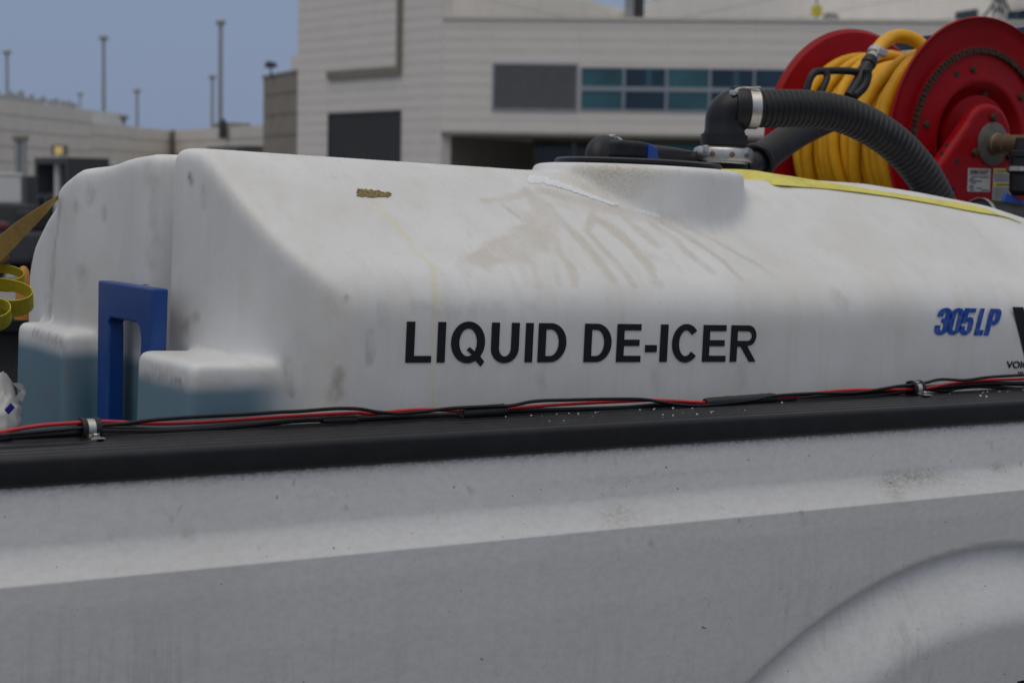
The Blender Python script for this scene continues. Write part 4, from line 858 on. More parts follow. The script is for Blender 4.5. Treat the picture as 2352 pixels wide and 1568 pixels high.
NUM = {'3': [[(0, .67)] + arc(.5, .78, .5, .22, 180, 0, 10) + [(1, .66), (.93, .57), (.80, .53), (.93, .49), (1, .40)] + arc(.5, .22, .5, .22, 0, -180, 10) + [(0, .35), (.40, .35), (.40, .20), (.50, .155), (.60, .20), (.60, .38), (.53, .455), (.36, .46), (.36, .60), (.53, .605), (.60, .67), (.60, .79), (.51, .845), (.42, .80), (.42, .67)]],
       '0': [arc(.5, .24, .5, .24, 180, 360, 10) + arc(.5, .76, .5, .24, 0, 180, 10), arc(.5, .78, .10, .06, 180, 0, 6) + arc(.5, .22, .10, .06, 0, -180, 6)],
       '5': [[(0, .44), (0, 1), (.97, 1), (.97, .83), (.40, .83), (.40, .63), (.56, .68), (.80, .66), (.96, .56), (1, .46)] + arc(.5, .22, .5, .22, 0, -180, 10) + [(0, .33), (.40, .33), (.40, .20), (.50, .155), (.60, .20), (.60, .46), (.52, .51), (.42, .49), (.40, .44)]],
       'L': [[(0, 0), (1, 0), (1, .20), (.52, .20), (.52, 1), (0, 1)]], 'P': [[(0, 0), (.40, 0), (.40, .38), (.66, .38), (.90, .46), (1, .60), (1, .82), (.90, .95), (.70, 1), (0, 1)], [(.40, .55), (.40, .84), (.55, .83), (.58, .78), (.58, .60), (.53, .55)]]}
for ch, a, b in (('3', 693, 845), ('0', 835, 985), ('5', 977, 1112), ('L', 1150, 1246), ('P', 1262, 1400)):
    xa, xb = tray((3496 + a / 2.8) / 1.7415, 739, 1, 0)[0], tray((3496 + b / 2.8) / 1.7415, 739, 1, 0)[0]; hh = zc - za
    put(curve_mesh('numeral', [[(xa + q[0] * (xb - xa) + .27 * (q[1] - .5) * hh, za + q[1] * hh) for q in lp_] for lp_ in NUM[ch]], .0004), 'numeral', M['ink_blue'], txt, FACE, True)
x0, x1 = tray(2321, 760, 1, 0)[0], tray(2321, 760, 1, 0)[0] + .13; zA = tray(2340, 705, 1, 0)[2]
put(curve_mesh('emblem_letter', [[(x0, zA), (x0 + .037, zA), (x0 + .074, zA - .088), (x0 + .111, zA), (x0 + .148, zA), (x0 + .092, zA - .125), (x0 + .056, zA - .125)]], .0004), 'emblem_letter', M['ink'], txt, FACE, True)
x0 = tray(2311, 838, 1, 0)[0]; put(fit(text_mesh('small_print', 'VOIC', 1, .02), x0, x0 + .076, tray(2330, 845, 1, 0)[2], tray(2330, 829, 1, 0)[2]), 'small_print', M['ink'], txt, FACE, True)
x0 = tray(2337, 856, 1, 0)[0]; put(fit(text_mesh('small_print', 'W', 1, .01), x0, x0 + .020, tray(2345, 863, 1, 0)[2], tray(2345, 852, 1, 0)[2]), 'small_print', M['ink'], txt, FACE, True)

# ---- residue of a torn label on the slope
rs = MB(); random.seed(5); ol = [(823, 434), (840, 436), (860, 438), (880, 441), (890, 447), (896, 450), (878, 453), (858, 455), (843, 452), (830, 449), (823, 445)]
for k in range(420):
    t = random.random(); px = 823 + 70 * t + random.gauss(0, 1.5); py = 442 + 6 * t + random.uniform(-7.5, 9) * (1 - .62 * t * t) + random.gauss(0, 1.1); h, n = hit(px, py)
    if mnoise.noise(Vector((px * .12, py * .25, 0))) > .33: continue
    if h is None: continue
    if n[2] < 0: n = -n
    u = np.cross(n, [0, 1, 0]); u /= np.linalg.norm(u); w = np.cross(n, u); a = random.uniform(-.5, .5); l, wd_ = random.uniform(.002, .005), random.uniform(.0006, .0014)
    uu = u * math.cos(a) + w * math.sin(a); ww = -u * math.sin(a) + w * math.cos(a)
    rs.obox(h + n * .0007, uu * l, ww * wd_, n * random.uniform(.0004, .0012) + uu * .0003)
tag(rs.build('label_residue', M['residue'], tank, loc=True), kind='stuff')

# ---- frost: along the foot of the neck and over the ridge
fr = MB(); random.seed(11)
def crystal(h, n, s):
    u = np.cross(n, [.3, 1, .2]); u /= np.linalg.norm(u); w = np.cross(n, u); a = random.uniform(0, 6.28); uu = u * math.cos(a) + w * math.sin(a); ww = np.cross(n, uu)
    tip = n * s * random.uniform(.15, .4) + uu * s * random.uniform(-.4, .4)
    fr.add([h + uu * s, h - uu * s * .5 + ww * s * .9, h - uu * s * .5 - ww * s * .9, h + tip], [(0, 1, 2), (0, 1, 3), (1, 2, 3), (2, 0, 3)])
NF = np.array([0, -.42, .91]); line = [(1012, 147), (1080, 146), (1180, 177), (1300, 222), (1435, 271)]
for k in range(5200):
    t = random.random() ** .8 * (len(line) - 1); i = min(int(t), len(line) - 2); f = t - i; wv = 17 * (1 - t / 4.8)
    p = (line[i][0] + (line[i + 1][0] - line[i][0]) * f + random.gauss(0, 6), line[i][1] + (line[i + 1][1] - line[i][1]) * f + random.gauss(0, .45) * wv)
    h, n = hit(*z8(p))
    if h is not None: crystal(h + np.array([0, -.0003, .0006 * random.random()]), NF, abs(random.gauss(.0026, .0014)) + .001)
for k in range(500):
    p = (random.uniform(1530, 1660), 0); p = (p[0], 293 + (p[0] - 1530) * .27 + random.gauss(0, 5)); h, n = hit(*z8(p))
    if h is not None: crystal(h, n if n[2] > 0 else -n, abs(random.gauss(.0008, .0006)) + .0004)
for k in range(2600):
    px = random.uniform(480, 1180) if random.random() < .85 else random.uniform(1720, 2150)
    x = random.uniform(-.60, .18) if px < 1200 else random.uniform(.7, 1.3); yv = .30 + abs(random.gauss(0, .11)); r_ = bvh.ray_cast(Vector((x, yv, 1)), Vector((0, 0, -1)))
    if r_[0] is not None: crystal(np.array(r_[0]), np.array(r_[1]) if r_[1][2] > 0 else -np.array(r_[1]), abs(random.gauss(.0006, .0006)) + .0004)
for k in range(700):
    x, yv = random.uniform(-.6, .9), random.uniform(.05, .35); r_ = bvh.ray_cast(Vector((x, yv, 1)), Vector((0, 0, -1)))
    if r_[0] is not None: crystal(np.array(r_[0]), np.array(r_[1]) if r_[1][2] > 0 else -np.array(r_[1]), abs(random.gauss(.0003, .0005)) + .0003)
tag(fr.build('frost', M['ice'], tank, loc=True), kind='stuff')

# ---- lid on the neck
lid = empty('filler_lid', (0, 0, 0)); attach(lid, tank, True)
MB().lathe([(0, 0), (.188, 0), (.194, .003), (.194, .009), (.188, .013), (.05, .016), (0, .016)], (NC[0] - .0, NC[1], NT + .002), (0, 0, 1), 96).build('lid_disc', M['black_plastic'], lid, True, loc=True)
def lidpt(px, py, ly): return tray(px, py, 1, ly)
a = lidpt(1406, 372, .40); b = lidpt(1481, 326, .40)
MB().box((a[0], .385, NT + .014), (b[0], .425, b[2])).build('hinge_block', M['rubber'], lid, bevel=.011, seg=4, loc=True)
c = lidpt(1503, 330, .42); MB().add([(b[0] + .002, .388, NT + .014), (c[0], .40, NT + .014), (c[0], .43, NT + .014), (b[0] + .002, .43, NT + .014), (b[0] + .002, .388, b[2] - .002), (c[0] - .004, .40, b[2] - .012), (c[0] - .004, .43, b[2] - .012), (b[0] + .002, .43, b[2] - .002)],
    [(0, 1, 2, 3), (4, 5, 6, 7), (0, 1, 5, 4), (1, 2, 6, 5), (2, 3, 7, 6), (3, 0, 4, 7)]).build('latch', M['blue_plastic'], lid, bevel=.003, loc=True)
MB().add([(c[0] + .002, .42, NT + .014), (c[0] + .05, .44, NT + .014), (c[0] + .05, .50, NT + .014), (c[0] + .002, .50, NT + .014), (c[0] + .002, .42, b[2] - .015), (c[0] + .022, .44, b[2] - .022), (c[0] + .022, .50, b[2] - .022), (c[0] + .002, .50, b[2] - .015)],
    [(0, 1, 2, 3), (4, 5, 6, 7), (0, 1, 5, 4), (1, 2, 6, 5), (2, 3, 7, 6), (3, 0, 4, 7)]).build('latch_end', M['rubber'], lid, bevel=.006, loc=True)

# ---- breather elbow with clamp and its hose, behind the neck
LW = lambda px, py, ly: twor(tray(px, py, 1, ly))
br = empty('breather_hose', LW(1372, 380, .62), 'black breather elbow and hose lying behind the filler lid', 'hose')
el = crom([LW(1372, 400, .62), LW(1371, 365, .62), LW(1374, 345, .63), LW(1388, 337, .645), LW(1404, 340, .66)], 6)
MB().tube(el, .0285, 20).build('elbow', M['rubber'], br, True)
ho = crom([LW(1396, 340, .652), LW(1440, 350, .68), LW(1500, 357, .70), LW(1560, 365, .72), LW(1620, 378, .74), LW(1680, 398, .76)], 8)
MB().tube(ho, .0265, 20).build('hose', M['rubber'], br, True)
d_ = ho[3] - ho[0]; MB().lathe([(.030, -.008), (.0325, -.008), (.0325, .008), (.030, .008)], ho[2], d_, 32, close=True).build('hose_clamp', M['steel'], br, True)
hp = LW(1396, 321, .645); MB().obox(hp, (.019, 0, .006), (0, .009, 0), (-.003, 0, .009)).build('clamp_screw', M['steel'], br, bevel=.003)

# ---- vent: threaded foot, camlock ring, elbow, band, corrugated hose
ven = empty('vent_fitting', LW(1660, 400, .70), 'black elbow on a steel coupling ring rising behind the filler neck', 'pipe fitting')
vb = LW(1661, 362, .70) - ez * .013; up_ = ez
pf = []
for k in range(9): pf += [(.066, -.052 + k * .0058), (.063, -.049 + k * .0058)]
MB().lathe([(.075, -.085), (.075, -.055)] + pf, vb, up_, 40).build('threaded_foot', M['rubber'], ven, True, angle=25)
MB().lathe([(.055, -.006), (.062, -.006), (.064, .001), (.0755, .003), (.0768, .006), (.0768, .030), (.074, .035), (.055, .043), (.05, .043)], vb, up_, 48).build('coupling_ring', M['steel'], ven, True, angle=30)
for an in (-112, -78, -40, -150, 20, 70, 120, 170):
    r_ = .0775; dv = ex * math.cos(math.radians(an)) + ey * math.sin(math.radians(an)); MB().lathe([(.0075, 0), (.0075, .0012), (.006, .002), (0, .002)], vb + up_ * .018 + dv * (r_ - .0008), dv, 16).build('pin', M['brass'], ven, True)
for an in (-165, 0): dv = ex * math.cos(math.radians(an)) + ey * math.sin(math.radians(an)); MB().obox(vb + up_ * .030 + dv * .077, dv * .004, np.cross(up_, dv) * .008, up_ * .010).build('cam_ear', M['steel'], ven, bevel=.003)
e0 = vb + up_ * .043; hx = LW(1735, 250, .665); h0 = LW(1700, 249, .68)
hv = h0 - e0; hz_ = float(hv @ up_); ph_ = hv - up_ * hz_; pl_ = float(np.linalg.norm(ph_)); ph_ = ph_ / pl_; rb = min(.062, pl_ * .9)
path = [e0, e0 + up_ * .03, e0 + up_ * (hz_ - rb) * .6, e0 + up_ * (hz_ - rb)]
cb = e0 + up_ * (hz_ - rb) + ph_ * rb
path += [cb - ph_ * rb * math.cos(a) + up_ * rb * math.sin(a) for a in np.linspace(.12, math.pi / 2, 12)] + [h0]
MB().tube(path, [.0545] * 2 + [.0515] * (len(path) - 2), 32).build('elbow', M['black_plastic'], ven, True, angle=50)
MB().lathe([(.052, 0), (.060, 0), (.060, .028), (.052, .030)], e0, up_, 40, close=True).build('collar', M['rubber'], ven, True)
vd = hx - h0; vd = vd / np.linalg.norm(vd)
MB().lathe([(.048, -.022), (.055, -.022), (.057, -.016), (.057, .012), (.050, .014)], h0, vd, 40, close=True).build('cuff', M['rubber'], ven, True)
cp = [h0 + vd * .0, hx, LW(1850, 250, .64), LW(1930, 262, .62), LW(2000, 292, .60), LW(2060, 334, .585), LW(2108, 386, .575), LW(2142, 440, .57), LW(2165, 500, .565), LW(2175, 570, .56)]
cc_ = crom(cp, 40); L_ = np.concatenate([[0], np.cumsum([np.linalg.norm(cc_[i + 1] - cc_[i]) for i in range(len(cc_) - 1)])])
tt = np.arange(0, L_[-1], .00136); ccn = np.stack([np.interp(tt, L_, [p[a] for p in cc_]) for a in range(3)], 1)
ch_ = empty('corrugated_hose', hx, 'fat black corrugated hose arching from the steel coupling past the red reel', 'hose')
phs = (tt / .0163) % 1.0 - .5; rad_ = .0490 - .0012 * (2 * phs) ** 2 - .0042 * np.exp(-((np.abs(phs) - .5) / .10) ** 2) * (tt > .02)
MB().tube(list(ccn), list(rad_), 40).build('hose_wall', M['rubber'], ch_, True, angle=180)
bd = h0 + vd * .030; MB().lathe([(.0505, -.013), (.0525, -.013), (.0525, .013), (.0505, .013)], bd, vd, 48, close=True).build('hose_band', M['steel'], ch_, True)
bt = LW(1688, 211, .66); MB().tube(crom([bt, bt + np.array([.02, 0, .008]), bt + np.array([.045, -.01, .011]), bt + np.array([.07, -.02, .014])], 4), [.006] * 4 + [.004] * 4 + [.003] * 4 + [.001], 8).build('band_tail', M['steel'], ch_, True)
MB().obox(bt + np.array([0, 0, -.004]), (.012, 0, 0), (0, .010, 0), (0, 0, .007)).build('band_screw', M['steel'], ch_, bevel=.003)
# second hose, open cuff towards the camera
h2 = empty('suction_hose', LW(1745, 365, .78), 'smooth black hose with open cuff leaning up behind the corrugated hose', 'hose')
p2 = crom([LW(1738, 372, .78), LW(1775, 345, .80), LW(1820, 312, .83), LW(1860, 290, .86), LW(1900, 272, .90)], 6)
MB().tube(p2, [.046, .046, .045, .044, .043] + [.042] * (len(p2) - 5), 28, caps=False).build('hose_wall', M['rubber'], h2, True)
MB().tube(p2[:6], [.038] * 6, 24).build('hose_core', M['tyre'], h2, True)
MB().lathe([(.040, -.004), (.050, -.004), (.051, .012), (.040, .014)], p2[0], p2[2] - p2[0], 36, close=True).build('cuff', M['rubber'], h2, True, angle=180)
MB().tube(crom([LW(1700, 385, .72), LW(1725, 375, .75), LW(1745, 372, .78)], 6), .03, 16).build('stub', M['rubber'], h2, True)

# ---- yellow strap over the ridge
def sf(x, y):
    r = bvh.ray_cast(Vector((x, y, 1)), Vector((0, 0, -1))); return np.array(r[0]) if r[0] is not None else None
A_e = [twor(tray(x, y, 1, l)) for x, y, l in ((1120, 400, .86), (1180, 411, .82), (1228, 412, .80), (1400, 416, .66), (1560, 420, .56), (1712, 424, .44))]
B_e = [twor(tray(x, y, 1, l)) for x, y, l in ((1120, 386, .90), (1180, 392, .86), (1228, 392, .84), (1400, 392, .70), (1560, 390, .62), (1708, 391, .50))]
lo_px = [(1780, 427.5), (1837, 431.6), (1936, 440), (2035, 452.5), (2123, 466.8), (2233, 487.6), (2299, 498.5), (2345, 514)]
hi_px = [(1780, 401), (1837, 409.6), (1925, 426), (2035, 443.7), (2123, 457), (2233, 474.5), (2285, 491), (2342, 512)]
for (x, y), (x2, y2) in zip(lo_px, hi_px):
    h, n = hit(x, y); A_e.append(twor(h + n * .002 * (1 if n[2] > 0 else -1)) if h is not None else twor(tray(x, y, 1, .38)))
    g = A_e[-1]; h2_, n2_ = hit(x2, y2); B_e.append(twor(h2_ + n2_ * .002 * (1 if n2_[2] > 0 else -1)) if h2_ is not None and x2 > 1800 else onY(x2, y2, g[1] + .05))
tag(MB().ribbon(crom(A_e, 6), crom(B_e, 6), .002).build('ratchet_strap', M['strap'], None, True, angle=60), 'bright yellow webbing strap running over the tank behind the filler neck', 'strap')

# ---- blue steel hold-down bracket in the notch of the tank end
bk = empty('hold_down_bracket', twor((-.74, .54, -.63)), 'blue painted steel bracket standing in the notch of the tank end', 'bracket')
poly = [(.388, -.64), (.388, .124), (.700, .124), (.672, -.64), (.572, -.64), (.600, .02), (.606, .045), (.590, .056), (.468, .056), (.450, .048), (.440, .02), (.432, -.64)]
poly = [(.388, -.64), (.388, .124), (.702, .124), (.655, -.64), (.595, -.64), (.628, .020), (.632, .040), (.618, .052), (.472, .052), (.452, .044), (.443, .022), (.440, -.64)]
mb = MB(); mb.prism(poly, twor((-.772, 0, 0)), ey, ez, ex, .034); mb.build('frame_plate', M['blue'], bk, bevel=.004)
tp_ = twor((-.735, .52, .1245)); MB().lathe([(.006, 0), (.006, .001), (.0, .001)], tp_, ez, 16).build('bolt_hole', M['tyre'], bk)
M['bearing'] = pm('worn_iron', (.13, .115, .10), .5, metal=.5, var=.2, scale=30, dirt=(.06, .035, .02), dirt_amt=.5, dirt_scale=15)
# ================================================================== the hose reel
RC = np.array([4.222, 3.952, 2.028]); RR = .394; RY1 = 4.51
reel = empty('hose_reel', (RC[0], 4.2, .87), 'large red steel hose reel standing behind the tank', 'hose reel')
yo = (0, -1, 0)
def disc(Yc, name, sgn):
    e = empty(name, (RC[0], Yc, RC[2])); e.location = (RC[0], Yc, RC[2]); e.parent = reel; e.matrix_parent_inverse = Matrix.Translation(-reel.location)
    pr_ = [(.0, -.034), (.10, -.034), (.150, -.030), (.172, -.018), (.186, .006), (.196, .010), (.205, .008), (.285, .004), (.292, -.004), (.300, -.006), (.315, -.004), (.36, .0), (.380, .004), (RR - .004, .016), (RR, .010), (RR - .004, .003), (.380, -.008), (.36, -.010), (.21, -.010), (.17, -.05), (.0, -.05)]
    MB().lathe([(r, h * 1.0) for r, h in pr_], (RC[0], Yc, RC[2]), (0, -sgn, 0), 128).build('plate', M['red'], e, True, angle=40)
    return e
d1 = disc(RC[1], 'reel_flange', 1); d2 = disc(RY1, 'reel_flange', -1)
ring = MB(); rc0 = (RC[0], RC[1] - .006, RC[2])
for k in range(110):
    an = 2 * math.pi * k / 110; c = np.array([RC[0] + .288 * math.cos(an), RC[1] - .010, RC[2] + .288 * math.sin(an)]); t = np.array([-math.sin(an), 0, math.cos(an)]); r_ = np.array([math.cos(an), 0, math.sin(an)])
    ring.obox(c, t * .0066, r_ * (.0090 if k % 2 else .0075), (0, .005 if k % 2 else .0065, 0))
tag(ring.build('drive_chain', M['rust'], d1), 'rusty roller chain ring on the red flange', kind='stuff')
for an, r_, m_ in ((100, .232, 'rust'), (118, .236, 'tyre'), (168, .24, 'rust'), (40, .236, 'rust'), (28, .232, 'tyre'), (200, .19, 'steel'), (208, .165, 'rust'), (150, .14, 'tyre'), (100, .13, 'tyre'), (215, .25, 'tyre'), (-20, .24, 'rust'), (75, .16, 'rust')):
    a = math.radians(an); c = (RC[0] + r_ * math.cos(a), RC[1] + (.031 if r_ < .15 else .020 if r_ < .17 else -.006), RC[2] + r_ * math.sin(a))
    MB().lathe([(.013, 0), (.013, .004), (.010, .008), (0, .009)] if m_ != 'tyre' else [(.011, 0), (.011, .0015), (0, .0015)], c, yo, 12 if m_ == 'tyre' else 6).build('bolt' if m_ != 'tyre' else 'hole', M[m_], d1)
MB().lathe([(.15, 0), (.15, RY1 - RC[1])], RC, (0, 1, 0), 48).build('drum', M['red'], reel, True)
# pedestal
PY = 3.836
pk = [onY(x, y, PY) for x, y in ((2100, 462), (2060, 540), (2345, 540), (2345, 420))]
cx, cz, cr = 4.150, 2.046, .100
poly = [(cx + cr * math.cos(math.radians(a)), cz + cr * math.sin(math.radians(a))) for a in range(-8, 163, 9)]
poly = poly + [(3.862, 1.87), (3.60, 1.45), (3.60, .87), (4.62, .87), (4.62, 1.45), (4.33, 1.87)]
mb = MB(); mb.prism(poly, (0, PY, 0), (1, 0, 0), (0, 0, 1), (0, 1, 0), .055); mb.build('pedestal', M['red'], reel, bevel=.020, seg=5)
poly2 = [(cx + .1 * math.cos(math.radians(a)), cz + .1 * math.sin(math.radians(a))) for a in range(-8, 163, 9)] + [(3.862, 1.87), (3.60, 1.45), (3.60, .87), (4.62, .87), (4.62, 1.45), (4.33, 1.87)]
mb = MB(); mb.prism(poly2, (0, RY1 + .06, 0), (1, 0, 0), (0, 0, 1), (0, 1, 0), .055); mb.build('pedestal', M['red'], reel, bevel=.020, seg=4)
hub = onY(2279, 331, PY); hub[1] = PY
MB().lathe([(0, -.002), (.066, -.002), (.067, .004), (.062, .007), (.045, .009), (.036, .012), (0, .012)], hub, yo, 48).build('bearing_flange', M['bearing'], reel, True, angle=30)
MB().lathe([(.034, 0), (.034, .022), (.029, .026), (.029, .05), (.031, .052), (.031, .060), (.0265, .062), (.0265, .19), (.033, .192), (.033, .25), (0, .25)], hub, yo, 40).build('shaft', M['brass'], reel, True, angle=30)
for an in (92, 200, -25):
    a = math.radians(an); MB().lathe([(.0135, 0), (.0135, .009), (.010, .012), (0, .012)], (hub[0] + .082 * math.cos(a), PY, hub[2] + .082 * math.sin(a)), yo, 6).build('bolt', M['rust'], reel)
for px, py in ((2173, 333), (2162, 352), (2198, 370), (2148, 413), (2139, 423), (2188, 434)):
    q = onY(px, py, PY); MB().lathe([(.0075, 0), (.0075, .0012), (0, .0012)], (q[0], PY - .0005, q[2]), yo, 14).build('hole', M['tyre'], reel)
# labels on the pedestal
def plate(px0, px1, y0, y1, mat, name, off=.0015):
    a, b = onY(px0, y1, PY), onY(px1, y0, PY); return a[0], b[0], a[2], b[2]
def flat(x0, x1, z0, z1, off, mat, name, par): return MB().box((x0, PY - off - .0006, z0), (x1, PY - off, z1)).build(name, mat, par)
FW = lambda off: Matrix(((1, 0, 0, 0), (0, 0, -1, PY - off), (0, 1, 0, 0), (0, 0, 0, 1)))
x0, x1, z0, z1 = plate(2221, 2275, 388, 440, None, '')
lb = empty('maker_label', (x0, PY, z0)); lb.location = (x0, PY, z0); lb.parent = reel; lb.matrix_parent_inverse = Matrix.Translation(-reel.location)
flat(x0, x1, z0, z1, .0006, M['label_white'], 'label_sheet', lb); w_, h_ = x1 - x0, z1 - z0
def say(body, ax, bx, az, bz, X0_, Z0_, W_, H_, par, off=.016, mat='ink'):
    m_ = fit(text_mesh('print', body, 1, off, depth=.0002), X0_ + ax * W_, X0_ + bx * W_, Z0_ + az * H_, Z0_ + bz * H_); put(m_, 'print', M[mat], par, FW(.0018))
say('REELCRAFT', .17, .90, .78, .90, x0, z0, w_, h_, lb, .03); say('O', .07, .155, .78, .90, x0, z0, w_, h_, lb, .03)
for a, b, c_, d_ in ((.05, .92, .93, .945), (.05, .92, .725, .74)): flat(x0 + a * w_, x0 + b * w_, z0 + c_ * h_, z0 + d_ * h_, .0016, M['ink'], 'rule', lb)
for a, b, zc in ((.14, .42, .63), (.45, .92, .63), (.07, .28, .54), (.07, .62, .46), (.14, .36, .37), (.07, .28, .24), (.07, .26, .16), (.40, .62, .16), (.12, .28, .07), (.62, .95, .07)): flat(x0 + a * w_, x0 + b * w_, z0 + (zc - .018) * h_, z0 + (zc + .018) * h_, .0016, M['louver_dark'], 'text_line', lb)
x0, x1, z0, z1 = plate(2278, 2326, 388, 468, None, '')
lc = empty('warning_label', (x0, PY, z0)); lc.location = (x0, PY, z0); lc.parent = reel; lc.matrix_parent_inverse = Matrix.Translation(-reel.location)
flat(x0, x1, z0, z1, .0006, M['label_white'], 'label_sheet', lc); w_, h_ = x1 - x0, z1 - z0
for z_, body in ((.885, 'CAUTION'), (.50, 'PRECAUTION'), (.02, 'PRECAUTION')):
    flat(x0 + .01 * w_, x1 - .01 * w_, z0 + z_ * h_, z0 + (z_ + .095) * h_, .0016, M['label_yellow'], 'header', lc)
    m_ = fit(text_mesh('print', body, 1, .02, depth=.0002), x0 + .30 * w_, x0 + .80 * w_, z0 + (z_ + .025) * h_, z0 + (z_ + .07) * h_); put(m_, 'print', M['ink'], lc, FW(.0028))
    tri = curve_mesh('warning_triangle', [[(x0 + .16 * w_, z0 + (z_ + .02) * h_), (x0 + .26 * w_, z0 + (z_ + .02) * h_), (x0 + .21 * w_, z0 + (z_ + .078) * h_)]], .0002); put(tri, 'warning_triangle', M['ink'], lc, FW(.0028))
for z_ in [.84 - .033 * k for k in range(7)] + [.45 - .033 * k for k in range(11)]: flat(x0 + .05 * w_, x0 + random.uniform(.82, .95) * w_, z0 + (z_ - .009) * h_, z0 + (z_ + .006) * h_, .0016, M['louver'], 'text_line', lc)

# ---- yellow hose wound on the drum
hose = empty('yellow_hose', (RC[0], 4.2, RC[2]), 'yellow rubber hose wound on the red reel', 'hose')
hp_, NTN = [], 14.6; Ya, Yb = RC[1] + .030, RY1 - .028; rh = .0176
for k in range(int(NTN * 56)):
    t = k / 56; an = -2 * math.pi * t; yv = Ya + (Yb - Ya) * (t / NTN) + .010 * mnoise.noise(Vector((t * 1.3, 0, 5))) + .006 * math.sin(an * 1 + t)
    r_ = .262 + .010 * mnoise.noise(Vector((t * .9, 2, 0))) + .006 * mnoise.noise(Vector((t * 3.1, 7, 0))); hp_.append((RC[0] + r_ * math.cos(an), yv, RC[2] + r_ * math.sin(an)))
MB().tube(hp_, rh, 12).build('coil', M['hose_yellow'], hose, True, angle=180)
hp_ = []
for k in range(int(6.5 * 56)):
    t = k / 56; an = -2 * math.pi * t + 2; yv = Ya + .01 + (Yb - Ya) * (.5 + .47 * math.sin(t * 1.05 + .4)) ; r_ = .296 + .007 * mnoise.noise(Vector((t * 1.1, 4, 0)))
    hp_.append((RC[0] + r_ * math.cos(an), min(max(yv, Ya + .005), Yb - .005), RC[2] + r_ * math.sin(an)))
MB().tube(hp_, rh, 12).build('coil', M['hose_yellow'], hose, True, angle=180)
lpY = 4.14
le = crom([onY(2150, 165, 4.06), onY(2122, 112, 4.08), onY(2098, 90, 4.10), onY(2062, 83, 4.12), onY(2034, 95, 4.10), onY(2018, 112, 4.06), onY(2012, 122, 4.03)], 8)
MB().tube(le, .0215, 14).build('end_loop', M['hose_yellow'], hose, True, angle=180)
gun = empty('spray_gun', onY(1975, 190, 3.98), 'black trigger spray gun hanging on the yellow hose end', 'spray gun')
g0, g1, g2, g3, g4 = onY(2012, 118, 4.02), onY(2000, 136, 4.0), onY(1993, 150, 3.99), onY(1976, 182, 3.98), onY(1950, 222, 3.97)
ax_ = g1 - g0
MB().tube([g0, g0 + ax_ * .55, g0 + ax_ * .56, g1], [.0235, .0235, .0195, .0195], 20).build('ferrule', M['steel'], gun, True, angle=30)
MB().obox(onY(2022, 121, 4.0), (.020, 0, -.004), (0, .012, 0), (.004, 0, .011)).build('clamp_screw', M['steel'], gun, bevel=.004)
MB().tube([g1, g1 + (g2 - g1) * .5, g1 + (g2 - g1) * .55, g2], [.0215, .0215, .0245, .0235], 12).build('swivel', M['rubber'], gun, True, angle=30)
MB().tube([g2, (g2 + g3) / 2, g3, g4], [.021, .023, .020, .017], 14).build('grip', M['rubber'], gun, True, angle=60)
tr = crom([onY(1991, 158, 3.955), onY(1993, 176, 3.955), onY(1984, 200, 3.955), onY(1962, 222, 3.96)], 6); MB().tube(tr, .0135, 12).build('trigger', M['rubber'], gun, True, angle=180)
gd = crom([onY(1985, 168, 3.985), onY(1940, 163, 3.99), onY(1885, 164, 4.0), onY(1868, 170, 4.0), onY(1857, 192, 4.0), onY(1850, 225, 4.0)], 6); MB().tube(gd, .0115, 10).build('guard', M['rubber'], gun, True, angle=180)
gd = crom([onY(1896, 166, 3.99), onY(1900, 178, 3.985), onY(1892, 200, 3.98), onY(1882, 225, 3.98)], 6); MB().tube(gd, .0105, 10).build('lever', M['rubber'], gun, True, angle=180)

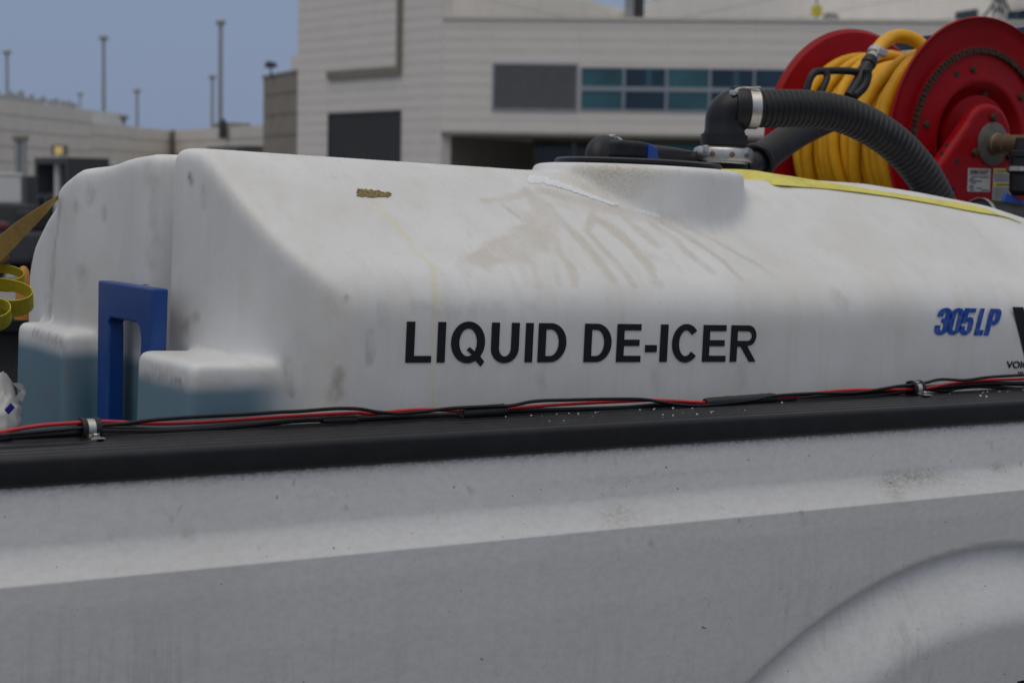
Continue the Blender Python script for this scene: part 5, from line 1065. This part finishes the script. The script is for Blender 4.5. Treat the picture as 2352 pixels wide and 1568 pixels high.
# ---- fittings at the right edge
val = empty('swivel_valve', onY(2345, 380, 3.62), 'black swivel valve body under the brass shaft at the right edge', 'valve')
vc = onY(2352, 372, 3.62)
MB().lathe([(.0, -.10), (.030, -.10), (.040, -.085), (.040, -.035), (.048, -.03), (.048, -.012), (.040, -.008), (.040, .012), (.046, .016), (.046, .030), (.030, .036), (.026, .07), (0, .07)], vc, (0, 0, 1), 36).build('body', M['rubber'], val, True, angle=30)
MB().lathe([(.049, -.027), (.0515, -.027), (.0515, -.014), (.049, -.014)], vc, (0, 0, 1), 36, close=True).build('clamp_ring', M['steel'], val, True)
MB().obox(vc + np.array([-.030, .01, -.118]), (.042, 0, -.012), (0, .006, 0), (.006, 0, .016)).build('handle', M['blue_plastic'], val, bevel=.005)
# blue frame member and cross bar behind the reel
bf = empty('pump_frame', (4.75, 4.1, .87), 'blue steel upright and dark cross bar behind the reel', 'frame')
q = onY(2352, 260, 4.05); MB().box((q[0] - .022, 4.03, .87), (q[0] + .05, 4.10, 2.17)).build('upright', M['blue'], bf, bevel=.006)
a, b = onY(2080, 103, 4.75), onY(2420, 72, 4.70); dv = (b - a); MB().obox((a + b) / 2, dv * .6, (0, .03, 0), (0, 0, .021)).build('cross_bar', M['dark_metal'], bf, bevel=.004)
MB().obox((a + b) / 2 + np.array([0, 0, .0235]), dv * .6, (0, .031, 0), (0, 0, .0025)).build('bar_strip', M['blue_plastic'], bf)
MB().box((a[0] - .02, 4.72, .87), (a[0] + .04, 4.78, a[2] - .03)).build('upright', M['dark_metal'], bf, bevel=.004)
# black drum-like motor cover at the tank's end
mc = onY(2320, 512, 3.60); mt = empty('motor_cover', (mc[0], mc[1], .87), 'black rounded motor cover with grey edge at the tank end', 'motor')
MB().lathe([(0, -.16), (.085, -.16), (.098, -.15), (.100, -.10), (.100, .12), (.092, .135), (0, .135)], (mc[0] + .045, mc[1], mc[2] - .045), (.92, -.2, -.1), 48).build('housing', M['rubber'], mt, True, angle=40)
MB().lathe([(.100, -.006), (.1035, -.006), (.1035, .006), (.100, .006)], (mc[0] + .045 + .02, mc[1], mc[2] - .048), (.92, -.2, -.1), 48, close=True).build('edge_band', M['galv'], mt, True)
MB().lathe([(.1000, -.158), (.1015, -.158), (.1015, -.148), (.1000, -.148)], (mc[0] + .045, mc[1], mc[2] - .045), (.92, -.2, -.1), 48, close=True).build('edge_band', M['galv'], mt, True)
MB().box((mc[0] - .05, mc[1] - .06, .87), (mc[0] + .14, mc[1] + .06, mc[2] - .12)).build('mount', M['dark_metal'], mt)
